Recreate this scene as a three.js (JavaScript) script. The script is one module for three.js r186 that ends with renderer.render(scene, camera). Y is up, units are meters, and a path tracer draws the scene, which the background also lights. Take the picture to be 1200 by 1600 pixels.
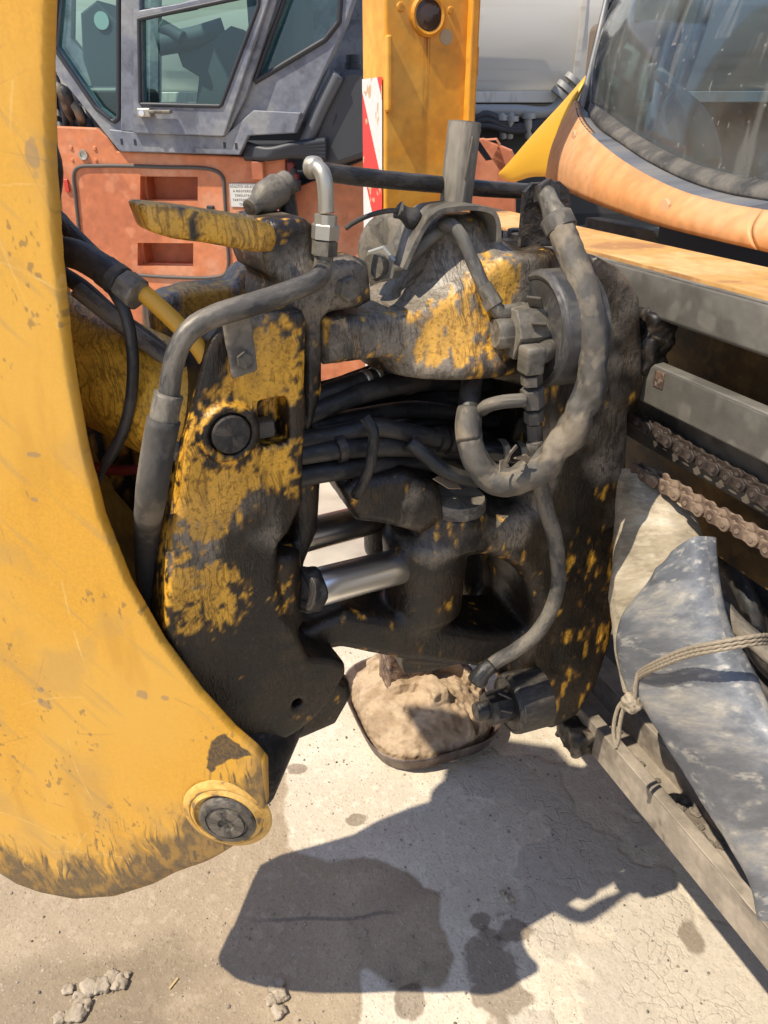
import * as THREE from 'three';
import { RoundedBoxGeometry } from 'three/addons/geometries/RoundedBoxGeometry.js';
import { mergeGeometries, toCreasedNormals } from 'three/addons/utils/BufferGeometryUtils.js';

// ---------------------------------------------------------------- camera, sky, sun, exposure
const V3 = (x, y, z) => new THREE.Vector3(x, y, z);
const rad = (d) => d * Math.PI / 180;
const scene = new THREE.Scene();
const CAM_H = 1.4, PITCH = rad(27.5), FOCAL = 1186;            // focal length in pixels of the 1200 x 1600 photograph
const camera = new THREE.PerspectiveCamera(2 * Math.atan(800 / FOCAL) * 180 / Math.PI, 0.75, 0.02, 400);
camera.position.set(0, CAM_H, 0);
camera.rotation.x = -PITCH;
const renderer = new THREE.WebGLRenderer();
renderer.toneMapping = THREE.LinearToneMapping;
renderer.toneMappingExposure = 1.24;
renderer.shadowMap.enabled = true;

const SUN_AZ = rad(61), SUN_EL = rad(58);                      // high on the left, a little behind the camera
const sunDir = V3(-Math.sin(SUN_AZ) * Math.cos(SUN_EL), Math.sin(SUN_EL), Math.cos(SUN_AZ) * Math.cos(SUN_EL));
const sun = new THREE.DirectionalLight(new THREE.Color(1.0, 0.91, 0.76), 4.6);
sun.position.copy(sunDir).multiplyScalar(12);
sun.castShadow = true; sun.shadow.mapSize.set(4096, 4096); sun.shadow.radius = 1;
Object.assign(sun.shadow.camera, { left: -7, right: 7, top: 7, bottom: -7, near: 0.5, far: 40 });
scene.add(sun, sun.target);
{
  const W = 128, H = 64, data = new Float32Array(W * H * 4);
  for (let j = 0; j < H; j++) for (let i = 0; i < W; i++) {
    const el = ((j + 0.5) / H - 0.5) * Math.PI;                // bottom row first
    const up = Math.max(0, Math.sin(el)), k = Math.pow(1 - up, 2.2);
    const o = (j * W + i) * 4;
    const c = el >= 0 ? [0.30 + 0.62 * k, 0.46 + 0.52 * k, 0.86 + 0.20 * k] : [0.42, 0.38, 0.32];
    for (let q = 0; q < 3; q++) data[o + q] = c[q] * 0.86;
    data[o + 3] = 1;
  }
  const t = new THREE.DataTexture(data, W, H, THREE.RGBAFormat, THREE.FloatType);
  t.mapping = THREE.EquirectangularReflectionMapping; t.magFilter = THREE.LinearFilter; t.minFilter = THREE.LinearFilter; t.needsUpdate = true;
  scene.background = t; scene.environment = t;
}

// ---------------------------------------------------------------- numbers and noise
let seed = 1234567;
const rnd = () => { seed = (Math.imul(seed, 1664525) + 1013904223) >>> 0; return seed / 4294967296; };
const rr = (a, b) => a + (b - a) * rnd();
const clamp = (x, a = 0, b = 1) => x < a ? a : x > b ? b : x;
const sstep = (a, b, x) => { const t = clamp((x - a) / (b - a)); return t * t * (3 - 2 * t); };
const mix = (a, b, t) => a + (b - a) * t;
const mix3 = (a, b, t) => [a[0] + (b[0] - a[0]) * t, a[1] + (b[1] - a[1]) * t, a[2] + (b[2] - a[2]) * t];
const NT = new Float32Array(4096); for (let i = 0; i < 4096; i++) NT[i] = rnd();
const PT = new Uint16Array(8192); { const p = [...Array(4096).keys()]; for (let i = 4095; i > 0; i--) { const j = (rnd() * (i + 1)) | 0; [p[i], p[j]] = [p[j], p[i]]; } for (let i = 0; i < 8192; i++) PT[i] = p[i & 4095]; }
function noise(x, y, z = 0) {                                   // value noise 0..1
  const xi = Math.floor(x), yi = Math.floor(y), zi = Math.floor(z);
  let fx = x - xi, fy = y - yi, fz = z - zi;
  fx = fx * fx * (3 - 2 * fx); fy = fy * fy * (3 - 2 * fy); fz = fz * fz * (3 - 2 * fz);
  const a = xi & 4095, a1 = (xi + 1) & 4095, b = yi & 4095, b1 = (yi + 1) & 4095, c = zi & 4095, c1 = (zi + 1) & 4095;
  const pa = PT[a], pa1 = PT[a1];
  const ab = PT[pa + b], ab1 = PT[pa + b1], a1b = PT[pa1 + b], a1b1 = PT[pa1 + b1];
  const l = (p, q, t) => p + (q - p) * t;
  return l(l(l(NT[PT[ab + c]], NT[PT[a1b + c]], fx), l(NT[PT[ab1 + c]], NT[PT[a1b1 + c]], fx), fy),
    l(l(NT[PT[ab + c1]], NT[PT[a1b + c1]], fx), l(NT[PT[ab1 + c1]], NT[PT[a1b1 + c1]], fx), fy), fz);
}
function fbm(x, y, z = 0, o = 4) { let s = 0, a = 0.5, n = 0; for (let i = 0; i < o; i++) { s += a * noise(x, y, z); n += a; a *= 0.5; x = x * 2.03 + 17.1; y = y * 2.03 + 5.3; z = z * 2.03 + 9.7; } return s / n; }

// ---------------------------------------------------------------- frames: a pixel of the photograph is a direction; a known plane of the place gives its distance
const FWD = V3(0, -Math.sin(PITCH), -Math.cos(PITCH)), UPV = V3(0, Math.cos(PITCH), -Math.sin(PITCH));
const ray = (px, py) => V3(px - 600, 0, 0).addScaledVector(UPV, 800 - py).addScaledVector(FWD, FOCAL);
class Frame {                                                   // x right, y up, z = the plane's normal towards the viewer
  constructor(origin, deg) { this.m = new THREE.Matrix4().makeRotationY(rad(deg)).setPosition(origin); this.inv = this.m.clone().invert(); this.o = camera.position.clone().applyMatrix4(this.inv); }
  dir(px, py) { return ray(px, py).transformDirection(this.inv); }
  at(px, py, axis = 'z', v = 0) { const d = this.dir(px, py); return this.o.clone().addScaledVector(d, (v - this.o[axis]) / d[axis]); }
  pts(list, z = 0) { return list.map(([x, y]) => { const p = this.at(x, y, 'z', z); return [p.x, p.y]; }); }
  toWorld(p) { return p.clone().applyMatrix4(this.m); }
  relTo(parent) { return parent.inv.clone().multiply(this.m); }
}
// machine frame: x runs into the tractor from the face of its rear rails, z along the rails towards the viewer
const MF = new Frame(V3(0.3275, 0, -0.921), 19.8);
const M = (px, py, axis, v) => MF.at(px, py, axis, v);

// width of w pixels, halved, at a point of the machine: a radius in metres
const RP = (p, w) => 0.5 * w * p.clone().applyMatrix4(MF.m).sub(camera.position).dot(FWD) / FOCAL;
// ---------------------------------------------------------------- object helpers
const used = {};
const numbered = (n) => { const k = used[n] = (used[n] ?? -1) + 1; return k ? n + '_' + String(k).padStart(3, '0') : n; };
function addTop(o, name, label, category, group, kind) {
  o.name = numbered(name); o.userData = kind === 'structure' ? { kind } : { label, category };
  if (kind === 'stuff') o.userData.kind = 'stuff';
  if (kind === 'structure' && label) o.userData.label = label;
  if (group) o.userData.group = group;
  scene.add(o); return o;
}
function part(name, geo, mat, parent) { const m = new THREE.Mesh(geo, mat); m.name = name; parent.add(m); return m; }
function groupPart(name, parent) { const g = new THREE.Group(); g.name = name; parent.add(g); return g; }
const ctex = (w, h, fn, opt = {}) => {                          // fn(u, v) -> linear rgb
  const d = new Uint8Array(w * h * 4), enc = (c) => Math.round(255 * (opt.data ? clamp(c) : Math.pow(clamp(c), 1 / 2.2)));
  for (let j = 0; j < h; j++) for (let i = 0; i < w; i++) { const c = fn((i + 0.5) / w, (j + 0.5) / h), o = (j * w + i) * 4; d[o] = enc(c[0]); d[o + 1] = enc(c[1]); d[o + 2] = enc(c[2]); d[o + 3] = c.length > 3 ? Math.round(255 * c[3]) : 255; }
  const t = new THREE.DataTexture(d, w, h); t.magFilter = THREE.LinearFilter; t.minFilter = THREE.LinearMipmapLinearFilter; t.generateMipmaps = true;
  t.wrapS = t.wrapT = opt.clamp ? THREE.ClampToEdgeWrapping : THREE.RepeatWrapping; if (!opt.data) t.colorSpace = THREE.SRGBColorSpace; t.needsUpdate = true; return t;
};
const tnoise = (u, v, f, o = 4, s = 0) => {                     // tileable fbm
  let r = 0, a = 0.5, n = 0; for (let i = 0; i < o; i++) { const p = f << i, x = u * p, y = v * p, xi = Math.floor(x), yi = Math.floor(y); let fx = x - xi, fy = y - yi; fx = fx * fx * (3 - 2 * fx); fy = fy * fy * (3 - 2 * fy); const h = (X, Y) => NT[PT[PT[(X % p) + s * 131 & 4095] + (Y % p)]]; r += a * mix(mix(h(xi, yi), h(xi + 1, yi), fx), mix(h(xi, yi + 1), h(xi + 1, yi + 1), fx), fy); n += a; a *= 0.55; } return r / n;
};

// ---------------------------------------------------------------- shape helpers
function tube(pts, r, { seg = 0, radial = 12, closed = false, wob = 0, wf = 30, caps = true, sharp = false } = {}) {
  const curve = new THREE.CatmullRomCurve3(pts, closed, sharp ? 'catmullrom' : 'centripetal', sharp ? 0 : 0.5), len = curve.getLength();
  const n = seg || Math.max(8, Math.min(220, Math.round(len / 0.008)));
  const fr = curve.computeFrenetFrames(n, closed), pos = [], uv = [], idx = [], p = V3();
  const rf = typeof r === 'function' ? r : () => r;
  for (let i = 0; i <= n; i++) {
    const t = i / n; curve.getPointAt(t, p);
    for (let j = 0; j <= radial; j++) {
      const a = j / radial * Math.PI * 2, R = rf(t, a), c = Math.cos(a), s = Math.sin(a), N = fr.normals[i], B = fr.binormals[i];
      let q = R; if (wob) q += wob * (fbm(p.x * wf + c, p.y * wf + s, p.z * wf, 3) - 0.5) * 2;
      pos.push(p.x + q * (c * N.x + s * B.x), p.y + q * (c * N.y + s * B.y), p.z + q * (c * N.z + s * B.z)); uv.push(t * len, j / radial * 0.15);
    }
  }
  const w = radial + 1;
  for (let i = 0; i < n; i++) for (let j = 0; j < radial; j++) { const a = i * w + j; idx.push(a, a + w, a + 1, a + 1, a + w, a + w + 1); }
  if (caps && !closed) for (const [i, dirn] of [[0, 1], [n, -1]]) { curve.getPointAt(i / n, p); const c = pos.length / 3; pos.push(p.x, p.y, p.z); uv.push(0, 0); for (let j = 0; j < radial; j++) { const a = i * w + j; dirn > 0 ? idx.push(c, a, a + 1) : idx.push(c, a + 1, a); } }
  const g = new THREE.BufferGeometry(); g.setAttribute('position', new THREE.Float32BufferAttribute(pos, 3)); g.setAttribute('uv', new THREE.Float32BufferAttribute(uv, 2)); g.setIndex(idx); g.computeVertexNormals(); return g;
}
const axisMat = (o, axis) => { const q = new THREE.Quaternion().setFromUnitVectors(V3(0, 1, 0), axis.clone().normalize()); return new THREE.Matrix4().compose(o, q, V3(1, 1, 1)); };
function lathe(prof, o, axis, seg = 40) {                       // prof: [radius, distance along the axis]
  const g = new THREE.LatheGeometry(prof.map(([r, h]) => new THREE.Vector2(Math.max(r, 1e-5), h)), seg); const U = g.attributes.uv, R = Math.max(...prof.map((p) => p[0])) * Math.PI * 2, L = prof.reduce((a, p, i) => i ? a + Math.hypot(p[0] - prof[i - 1][0], p[1] - prof[i - 1][1]) : 0, 0); for (let i = 0; i < U.count; i++) U.setXY(i, U.getX(i) * R, U.getY(i) * L); g.applyMatrix4(axisMat(o, axis)); return toCreasedNormals(g, 0.7);
}
function bolt(o, axis, r, h, sides = 6, ch = 0.12) {            // chamfered prism standing on o
  const k = r * ch, g = new THREE.LatheGeometry([[1e-5, 0], [r, 0], [r, h - k], [r - k, h], [1e-5, h]].map(([a, b]) => new THREE.Vector2(a, b)), sides).toNonIndexed(); g.computeVertexNormals(); { const U = g.attributes.uv; for (let i = 0; i < U.count; i++) U.setXY(i, U.getX(i) * r * 6, U.getY(i) * (2 * r + h)); } g.applyMatrix4(axisMat(o, axis)); return g;
}
function rbox(w, h, d, r = 0.003, at = null, q = null) { const g = new RoundedBoxGeometry(w, h, d, 2, Math.min(r, w / 2.01, h / 2.01, d / 2.01)); if (q) g.applyQuaternion(q); if (at) g.translate(at.x, at.y, at.z); return g; }
function beam(a, b, w, h, r = 0.003, up = V3(0, 1, 0)) {        // box from a to b
  const d = b.clone().sub(a), L = d.length(); d.normalize(); const x = up.clone().cross(d).normalize(), y = d.clone().cross(x);
  const g = new RoundedBoxGeometry(w, h, L, 2, Math.min(r, w / 2.01, h / 2.01)); const m = new THREE.Matrix4().makeBasis(x, y, d).setPosition(a.clone().add(b).multiplyScalar(0.5)); g.applyMatrix4(m); return g;
}
function plate(pts, z0, z1, { bevel = 0.003, holes = [], smooth = false, bs = 2 } = {}) {   // outline [x, y], between z0 < z1
  const toShape = (l, C) => smooth ? new C(new THREE.CatmullRomCurve3(l.map(([x, y]) => V3(x, y, 0)), true, 'centripetal').getPoints(l.length * 5).map((p) => new THREE.Vector2(p.x, p.y))) : new C(l.map(([x, y]) => new THREE.Vector2(x, y)));
  const s = toShape(pts, THREE.Shape); for (const h of holes) s.holes.push(toShape(h, THREE.Path));
  const g = new THREE.ExtrudeGeometry(s, { depth: z1 - z0 - 2 * bevel, bevelEnabled: bevel > 0, bevelSize: bevel, bevelThickness: bevel, bevelOffset: -bevel, bevelSegments: bs, curveSegments: 12 });
  g.translate(0, 0, z0 + bevel); return g;
}
// signed distances, meshed with surface nets; only the blocks near the surface are evaluated
const smin = (a, b, k) => { const h = Math.max(k - Math.abs(a - b), 0) / k; return Math.min(a, b) - h * h * k * 0.25; };
function poly2(pts) {
  const n = pts.length;
  return (x, y) => { let d = 1e9, s = 1; for (let i = 0, j = n - 1; i < n; j = i++) { const ax = pts[i][0], ay = pts[i][1], ex = pts[j][0] - ax, ey = pts[j][1] - ay, wx = x - ax, wy = y - ay, t = clamp((wx * ex + wy * ey) / (ex * ex + ey * ey)), bx = wx - ex * t, by = wy - ey * t; d = Math.min(d, bx * bx + by * by); const c1 = y >= ay, c2 = y < pts[j][1], c3 = ex * wy > ey * wx; if ((c1 && c2 && c3) || (!c1 && !c2 && !c3)) s = -s; } return s * Math.sqrt(d); };
}
function extr(pts, z0, z1, r = 0.01) { const f = poly2(pts), c = (z0 + z1) / 2, h = (z1 - z0) / 2; return (x, y, z) => { const a = f(x, y) + r, b = Math.abs(z - c) - h + r; return Math.min(Math.max(a, b), 0) + Math.hypot(Math.max(a, 0), Math.max(b, 0)) - r; }; }
function caps(a, b, ra, rb = ra) { const bx = b.x - a.x, by = b.y - a.y, bz = b.z - a.z, L = bx * bx + by * by + bz * bz; return (x, y, z) => { const px = x - a.x, py = y - a.y, pz = z - a.z, t = clamp((px * bx + py * by + pz * bz) / L); return Math.hypot(px - bx * t, py - by * t, pz - bz * t) - mix(ra, rb, t); }; }
function cyl(a, b, ra, rb = ra, r = 0.004) { const ax = b.clone().sub(a), L = ax.length(); ax.normalize(); return (x, y, z) => { const px = x - a.x, py = y - a.y, pz = z - a.z, t = px * ax.x + py * ax.y + pz * ax.z, q = Math.sqrt(Math.max(0, px * px + py * py + pz * pz - t * t)); const A = q - mix(ra, rb, clamp(t / L)) + r, B = Math.abs(t - L / 2) - L / 2 + r; return Math.min(Math.max(A, B), 0) + Math.hypot(Math.max(A, 0), Math.max(B, 0)) - r; }; }
function boxs(c, hx, hy, hz, r = 0.005) { return (x, y, z) => { const a = Math.abs(x - c.x) - hx + r, b = Math.abs(y - c.y) - hy + r, d = Math.abs(z - c.z) - hz + r; return Math.min(Math.max(a, b, d), 0) + Math.hypot(Math.max(a, 0), Math.max(b, 0), Math.max(d, 0)) - r; }; }
function nets(f, lo, hi, cell, { col = null, disp = null, uv = null, tri = false } = {}) {
  const n = [0, 1, 2].map((i) => Math.ceil((hi.getComponent(i) - lo.getComponent(i)) / cell) + 1), [nx, ny, nz] = n, B = 8;
  const F = new Float32Array(nx * ny * nz).fill(NaN), id = (i, j, k) => i + nx * (j + ny * k);
  const hd = B * cell * 0.87 * 1.6 + 0.006, act = [];
  for (let k = 0; k < nz - 1; k += B) for (let j = 0; j < ny - 1; j += B) for (let i = 0; i < nx - 1; i += B) {
    const c = f(lo.x + (i + B / 2) * cell, lo.y + (j + B / 2) * cell, lo.z + (k + B / 2) * cell); if (Math.abs(c) > hd) continue; act.push([i, j, k]);
    for (let c2 = k; c2 <= Math.min(k + B, nz - 1); c2++) for (let b = j; b <= Math.min(j + B, ny - 1); b++) for (let a = i; a <= Math.min(i + B, nx - 1); a++) { const o = id(a, b, c2); if (F[o] !== F[o]) F[o] = f(lo.x + a * cell, lo.y + b * cell, lo.z + c2 * cell); }
  }
  const pos = [], idx = [], vid = new Map();
  for (const [i0, j0, k0] of act) for (let k = k0; k < Math.min(k0 + B, nz - 1); k++) for (let j = j0; j < Math.min(j0 + B, ny - 1); j++) for (let i = i0; i < Math.min(i0 + B, nx - 1); i++) {
    let m = 0; for (let q = 0; q < 8; q++) if (F[id(i + (q & 1), j + (q >> 1 & 1), k + (q >> 2))] < 0) m |= 1 << q;
    if (m === 0 || m === 255) continue;
    let sx = 0, sy = 0, sz = 0, c = 0;
    for (let q = 0; q < 8; q++) for (const b of [1, 2, 4]) { if (q & b) continue; const p = q | b; if ((m >> q & 1) === (m >> p & 1)) continue; const fa = F[id(i + (q & 1), j + (q >> 1 & 1), k + (q >> 2))], fb = F[id(i + (p & 1), j + (p >> 1 & 1), k + (p >> 2))], t = fa / (fa - fb); sx += (q & 1) + (b === 1 ? t : 0); sy += (q >> 1 & 1) + (b === 2 ? t : 0); sz += (q >> 2) + (b === 4 ? t : 0); c++; }
    vid.set(id(i, j, k), pos.length / 3); pos.push(lo.x + (i + sx / c) * cell, lo.y + (j + sy / c) * cell, lo.z + (k + sz / c) * cell);
  }
  const quad = (a, b, c, d, flip) => { const A = vid.get(a), Bq = vid.get(b), C = vid.get(c), D = vid.get(d); if (A === undefined || Bq === undefined || C === undefined || D === undefined) return; flip ? idx.push(A, C, Bq, A, D, C) : idx.push(A, Bq, C, A, C, D); };
  for (const o of vid.keys()) {
    const i = o % nx, j = Math.floor(o / nx) % ny, k = Math.floor(o / nx / ny), s = F[o] < 0;
    if (j > 0 && k > 0 && s !== (F[id(i + 1, j, k)] < 0)) quad(o, id(i, j - 1, k), id(i, j - 1, k - 1), id(i, j, k - 1), s);
    if (i > 0 && k > 0 && s !== (F[id(i, j + 1, k)] < 0)) quad(o, id(i, j, k - 1), id(i - 1, j, k - 1), id(i - 1, j, k), s);
    if (i > 0 && j > 0 && s !== (F[id(i, j, k + 1)] < 0)) quad(o, id(i - 1, j, k), id(i - 1, j - 1, k), id(i, j - 1, k), s);
  }
  const g = new THREE.BufferGeometry(); g.setAttribute('position', new THREE.Float32BufferAttribute(pos, 3)); g.setIndex(idx); g.computeVertexNormals();
  // make sure the faces look outwards
  { const P = g.attributes.position, N = g.attributes.normal, e = cell; let v = 0; for (let q = 0; q < Math.min(400, P.count); q++) { const o = Math.floor(q * P.count / 400) % P.count, x = P.getX(o), y = P.getY(o), z = P.getZ(o); v += f(x + N.getX(o) * e, y + N.getY(o) * e, z + N.getZ(o) * e) > 0 ? 1 : -1; } if (v < 0) { for (let q = 0; q < idx.length; q += 3) { const t = idx[q]; idx[q] = idx[q + 1]; idx[q + 1] = t; } g.setIndex(idx); g.computeVertexNormals(); } }
  const P = g.attributes.position, N = g.attributes.normal;
  if (disp) { for (let q = 0; q < P.count; q++) { const d = disp(P.getX(q), P.getY(q), P.getZ(q), N.getX(q), N.getY(q), N.getZ(q)); P.setXYZ(q, P.getX(q) + N.getX(q) * d, P.getY(q) + N.getY(q) * d, P.getZ(q) + N.getZ(q) * d); } }
  if (col) { const C = new Float32Array(P.count * 3); for (let q = 0; q < P.count; q++) { const c = col(P.getX(q), P.getY(q), P.getZ(q), N.getX(q), N.getY(q), N.getZ(q)); C[q * 3] = c[0]; C[q * 3 + 1] = c[1]; C[q * 3 + 2] = c[2]; } g.setAttribute('color', new THREE.BufferAttribute(C, 3)); }
  if (disp) g.computeVertexNormals();
  const U = new Float32Array(P.count * 2); for (let q = 0; q < P.count; q++) { if (uv) { const c = uv(P.getX(q), P.getY(q), P.getZ(q)); U[q * 2] = c[0]; U[q * 2 + 1] = c[1]; } else { U[q * 2] = P.getX(q); U[q * 2 + 1] = P.getY(q); } } g.setAttribute('uv', new THREE.BufferAttribute(U, 2));
  if (!tri) return g;
  const h = g.toNonIndexed(), hp = h.attributes.position, hn = h.attributes.normal, hu = h.attributes.uv;      // detail texture laid along the dominant axis of each face, in metres
  for (let q = 0; q < hp.count; q += 3) { let ax = 0, ay = 0, az = 0; for (let e = 0; e < 3; e++) { ax += hn.getX(q + e); ay += hn.getY(q + e); az += hn.getZ(q + e); } ax = Math.abs(ax); ay = Math.abs(ay) * 0.9; az = Math.abs(az) * 1.15; for (let e = 0; e < 3; e++) { const x = hp.getX(q + e), y = hp.getY(q + e), z = hp.getZ(q + e); az >= ax && az >= ay ? hu.setXY(q + e, x, y) : ax >= ay ? hu.setXY(q + e, z + 0.31, y) : hu.setXY(q + e, x, z); } }
  return h;
}
// ---------------------------------------------------------------- materials
const STD = (o) => new THREE.MeshStandardMaterial(o);
const lin = (r, g, b) => new THREE.Color().setRGB(r, g, b);
const YEL = [0.70, 0.36, 0.035], GREASE = [0.011, 0.008, 0.0055], DUSTC = [0.21, 0.175, 0.13], BROWN = [0.036, 0.022, 0.011], OCHRE = [0.24, 0.115, 0.014];
const fields = {};
const field = (f) => fields[f] ??= (() => { const a = new Float32Array(512 * 512), b = new Float32Array(512 * 512), c = new Float32Array(512 * 512); for (let j = 0; j < 512; j++) for (let i = 0; i < 512; i++) { const u = i / 512, v = j / 512, o = j * 512 + i; a[o] = clamp((tnoise(u, v, f, 6, f) - 0.5) * 2.1 + 0.5); b[o] = tnoise(u, v, f * 8, 3, f + 3); c[o] = tnoise(u, v, f * 3, 3, f + 7); } return [a, b, c]; })();
const grainT = (base, dark, light, f, sd, k = 1) => { const [A, B, C] = field(f), sh = (sd * 97) & 511; return ctex(512, 512, (u, v) => { const x = (u * 512) | 0, y = (v * 512) | 0, o = y * 512 + ((x + sh) & 511), a = A[o], b = B[o], cc = C[((y + sh) & 511) * 512 + x]; let c = mix3(base, dark, sstep(0.46, 0.16, a) * k); c = mix3(c, light, sstep(0.56, 0.86, a) * k); c = mix3(c, light, sstep(0.60, 0.72, cc) * 0.45 * k); const s = 0.80 + 0.40 * b; return [c[0] * s, c[1] * s, c[2] * s]; }); };
const grainB = ctex(512, 512, (u, v) => { const a = tnoise(u, v, 16, 5, 21); return [a, a, a]; }, { data: true });
const rep = (t, k) => { const c = t.clone(); c.repeat.set(k, k); c.needsUpdate = true; return c; };
const tex = {
  rubber: grainT([0.050, 0.044, 0.037], [0.022, 0.02, 0.018], [0.115, 0.094, 0.068], 5, 1),
  black: grainT([0.016, 0.0155, 0.016], [0.008, 0.008, 0.008], [0.05, 0.043, 0.036], 6, 2),
  dusty: grainT([0.165, 0.14, 0.108], [0.085, 0.075, 0.062], [0.27, 0.225, 0.165], 4, 4),
  steel: grainT([0.125, 0.108, 0.082], [0.062, 0.053, 0.04], [0.22, 0.19, 0.145], 6, 5),
  greasy: grainT([0.030, 0.025, 0.021], [0.012, 0.011, 0.010], [0.085, 0.068, 0.05], 8, 6),
  rust: grainT([0.17, 0.10, 0.062], [0.06, 0.036, 0.026], [0.32, 0.23, 0.15], 8, 7),
};
const bumpy = (m, map, k, rough, metal = 0, bs = 0.0006) => STD({ map: rep(map, k), roughness: rough, metalness: metal, bumpMap: rep(grainB, k), bumpScale: bs });
const mat = {
  rubber: bumpy(null, tex.rubber, 4, 0.72), blackRubber: bumpy(null, tex.black, 4, 0.5), dustyHose: bumpy(null, tex.dusty, 4, 0.85),
  steel: bumpy(null, tex.steel, 6, 0.6, 0.15), greasy: bumpy(null, tex.greasy, 6, 0.5, 0, 0.0015), rust: bumpy(null, tex.rust, 8, 0.8),
  chrome: STD({ color: lin(0.88, 0.88, 0.87), roughness: 0.3, metalness: 1 }),
  zinc: STD({ color: lin(0.46, 0.43, 0.36), roughness: 0.42, metalness: 0.7, bumpMap: rep(grainB, 6), bumpScale: 0.0003 }),
  casting: STD({ vertexColors: true, roughness: 0.5 }),
  baked: STD({ vertexColors: true, roughness: 0.44, map: null }),
  dirt: STD({ vertexColors: true, roughness: 0.95 }),
  dark: STD({ color: lin(0.02, 0.02, 0.021), roughness: 0.6 }),
  blackPaint: STD({ color: lin(0.015, 0.015, 0.016), roughness: 0.4, bumpMap: rep(grainB, 8), bumpScale: 0.001 }),
};

{ // weathered paint: vertical grease runs and grit, 0.25 m square
  const W = 1024, H = new Float32Array(W * W);
  const t = ctex(W, W, (u, v) => {
    const w = (tnoise(u, v, 10, 2, 101) - 0.5) * 0.035, x = (u + w + 1) % 1;
    const run = 1 - Math.abs(2 * tnoise(x, v * 0.125, 64, 2, 102) - 1), run2 = 1 - Math.abs(2 * tnoise(x, v * 0.25, 32, 3, 108) - 1), spot = tnoise(u, v, 70, 2, 104), on = sstep(0.40, 0.60, tnoise(u, v, 6, 4, 103));
    const k = clamp((sstep(0.84, 0.97, run) * 0.8 + sstep(0.88, 0.98, run2) * 0.7) * (0.25 + 0.75 * on) + sstep(0.60, 0.70, spot) * 0.55 * (1 - 0.5 * on)), g = tnoise(u, v, 128, 2, 105);
    H[((v * W) | 0) * W + ((u * W) | 0)] = 0.4 + 0.3 * k + 0.35 * (g - 0.5); const s = (1 - 0.54 * k) * (0.70 + 0.58 * g); return [s, s * (1 - 0.05 * k), s * (1 - 0.08 * k)]; });
  const b = ctex(W, W, (u, v) => { const h = H[((v * W) | 0) * W + ((u * W) | 0)]; return [h, h, h]; }, { data: true });
  mat.baked.map = rep(t, 4); mat.baked.bumpMap = rep(b, 4); mat.baked.bumpScale = 0.0007; mat.baked.color = lin(1.15, 1.15, 1.15);
}
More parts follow.
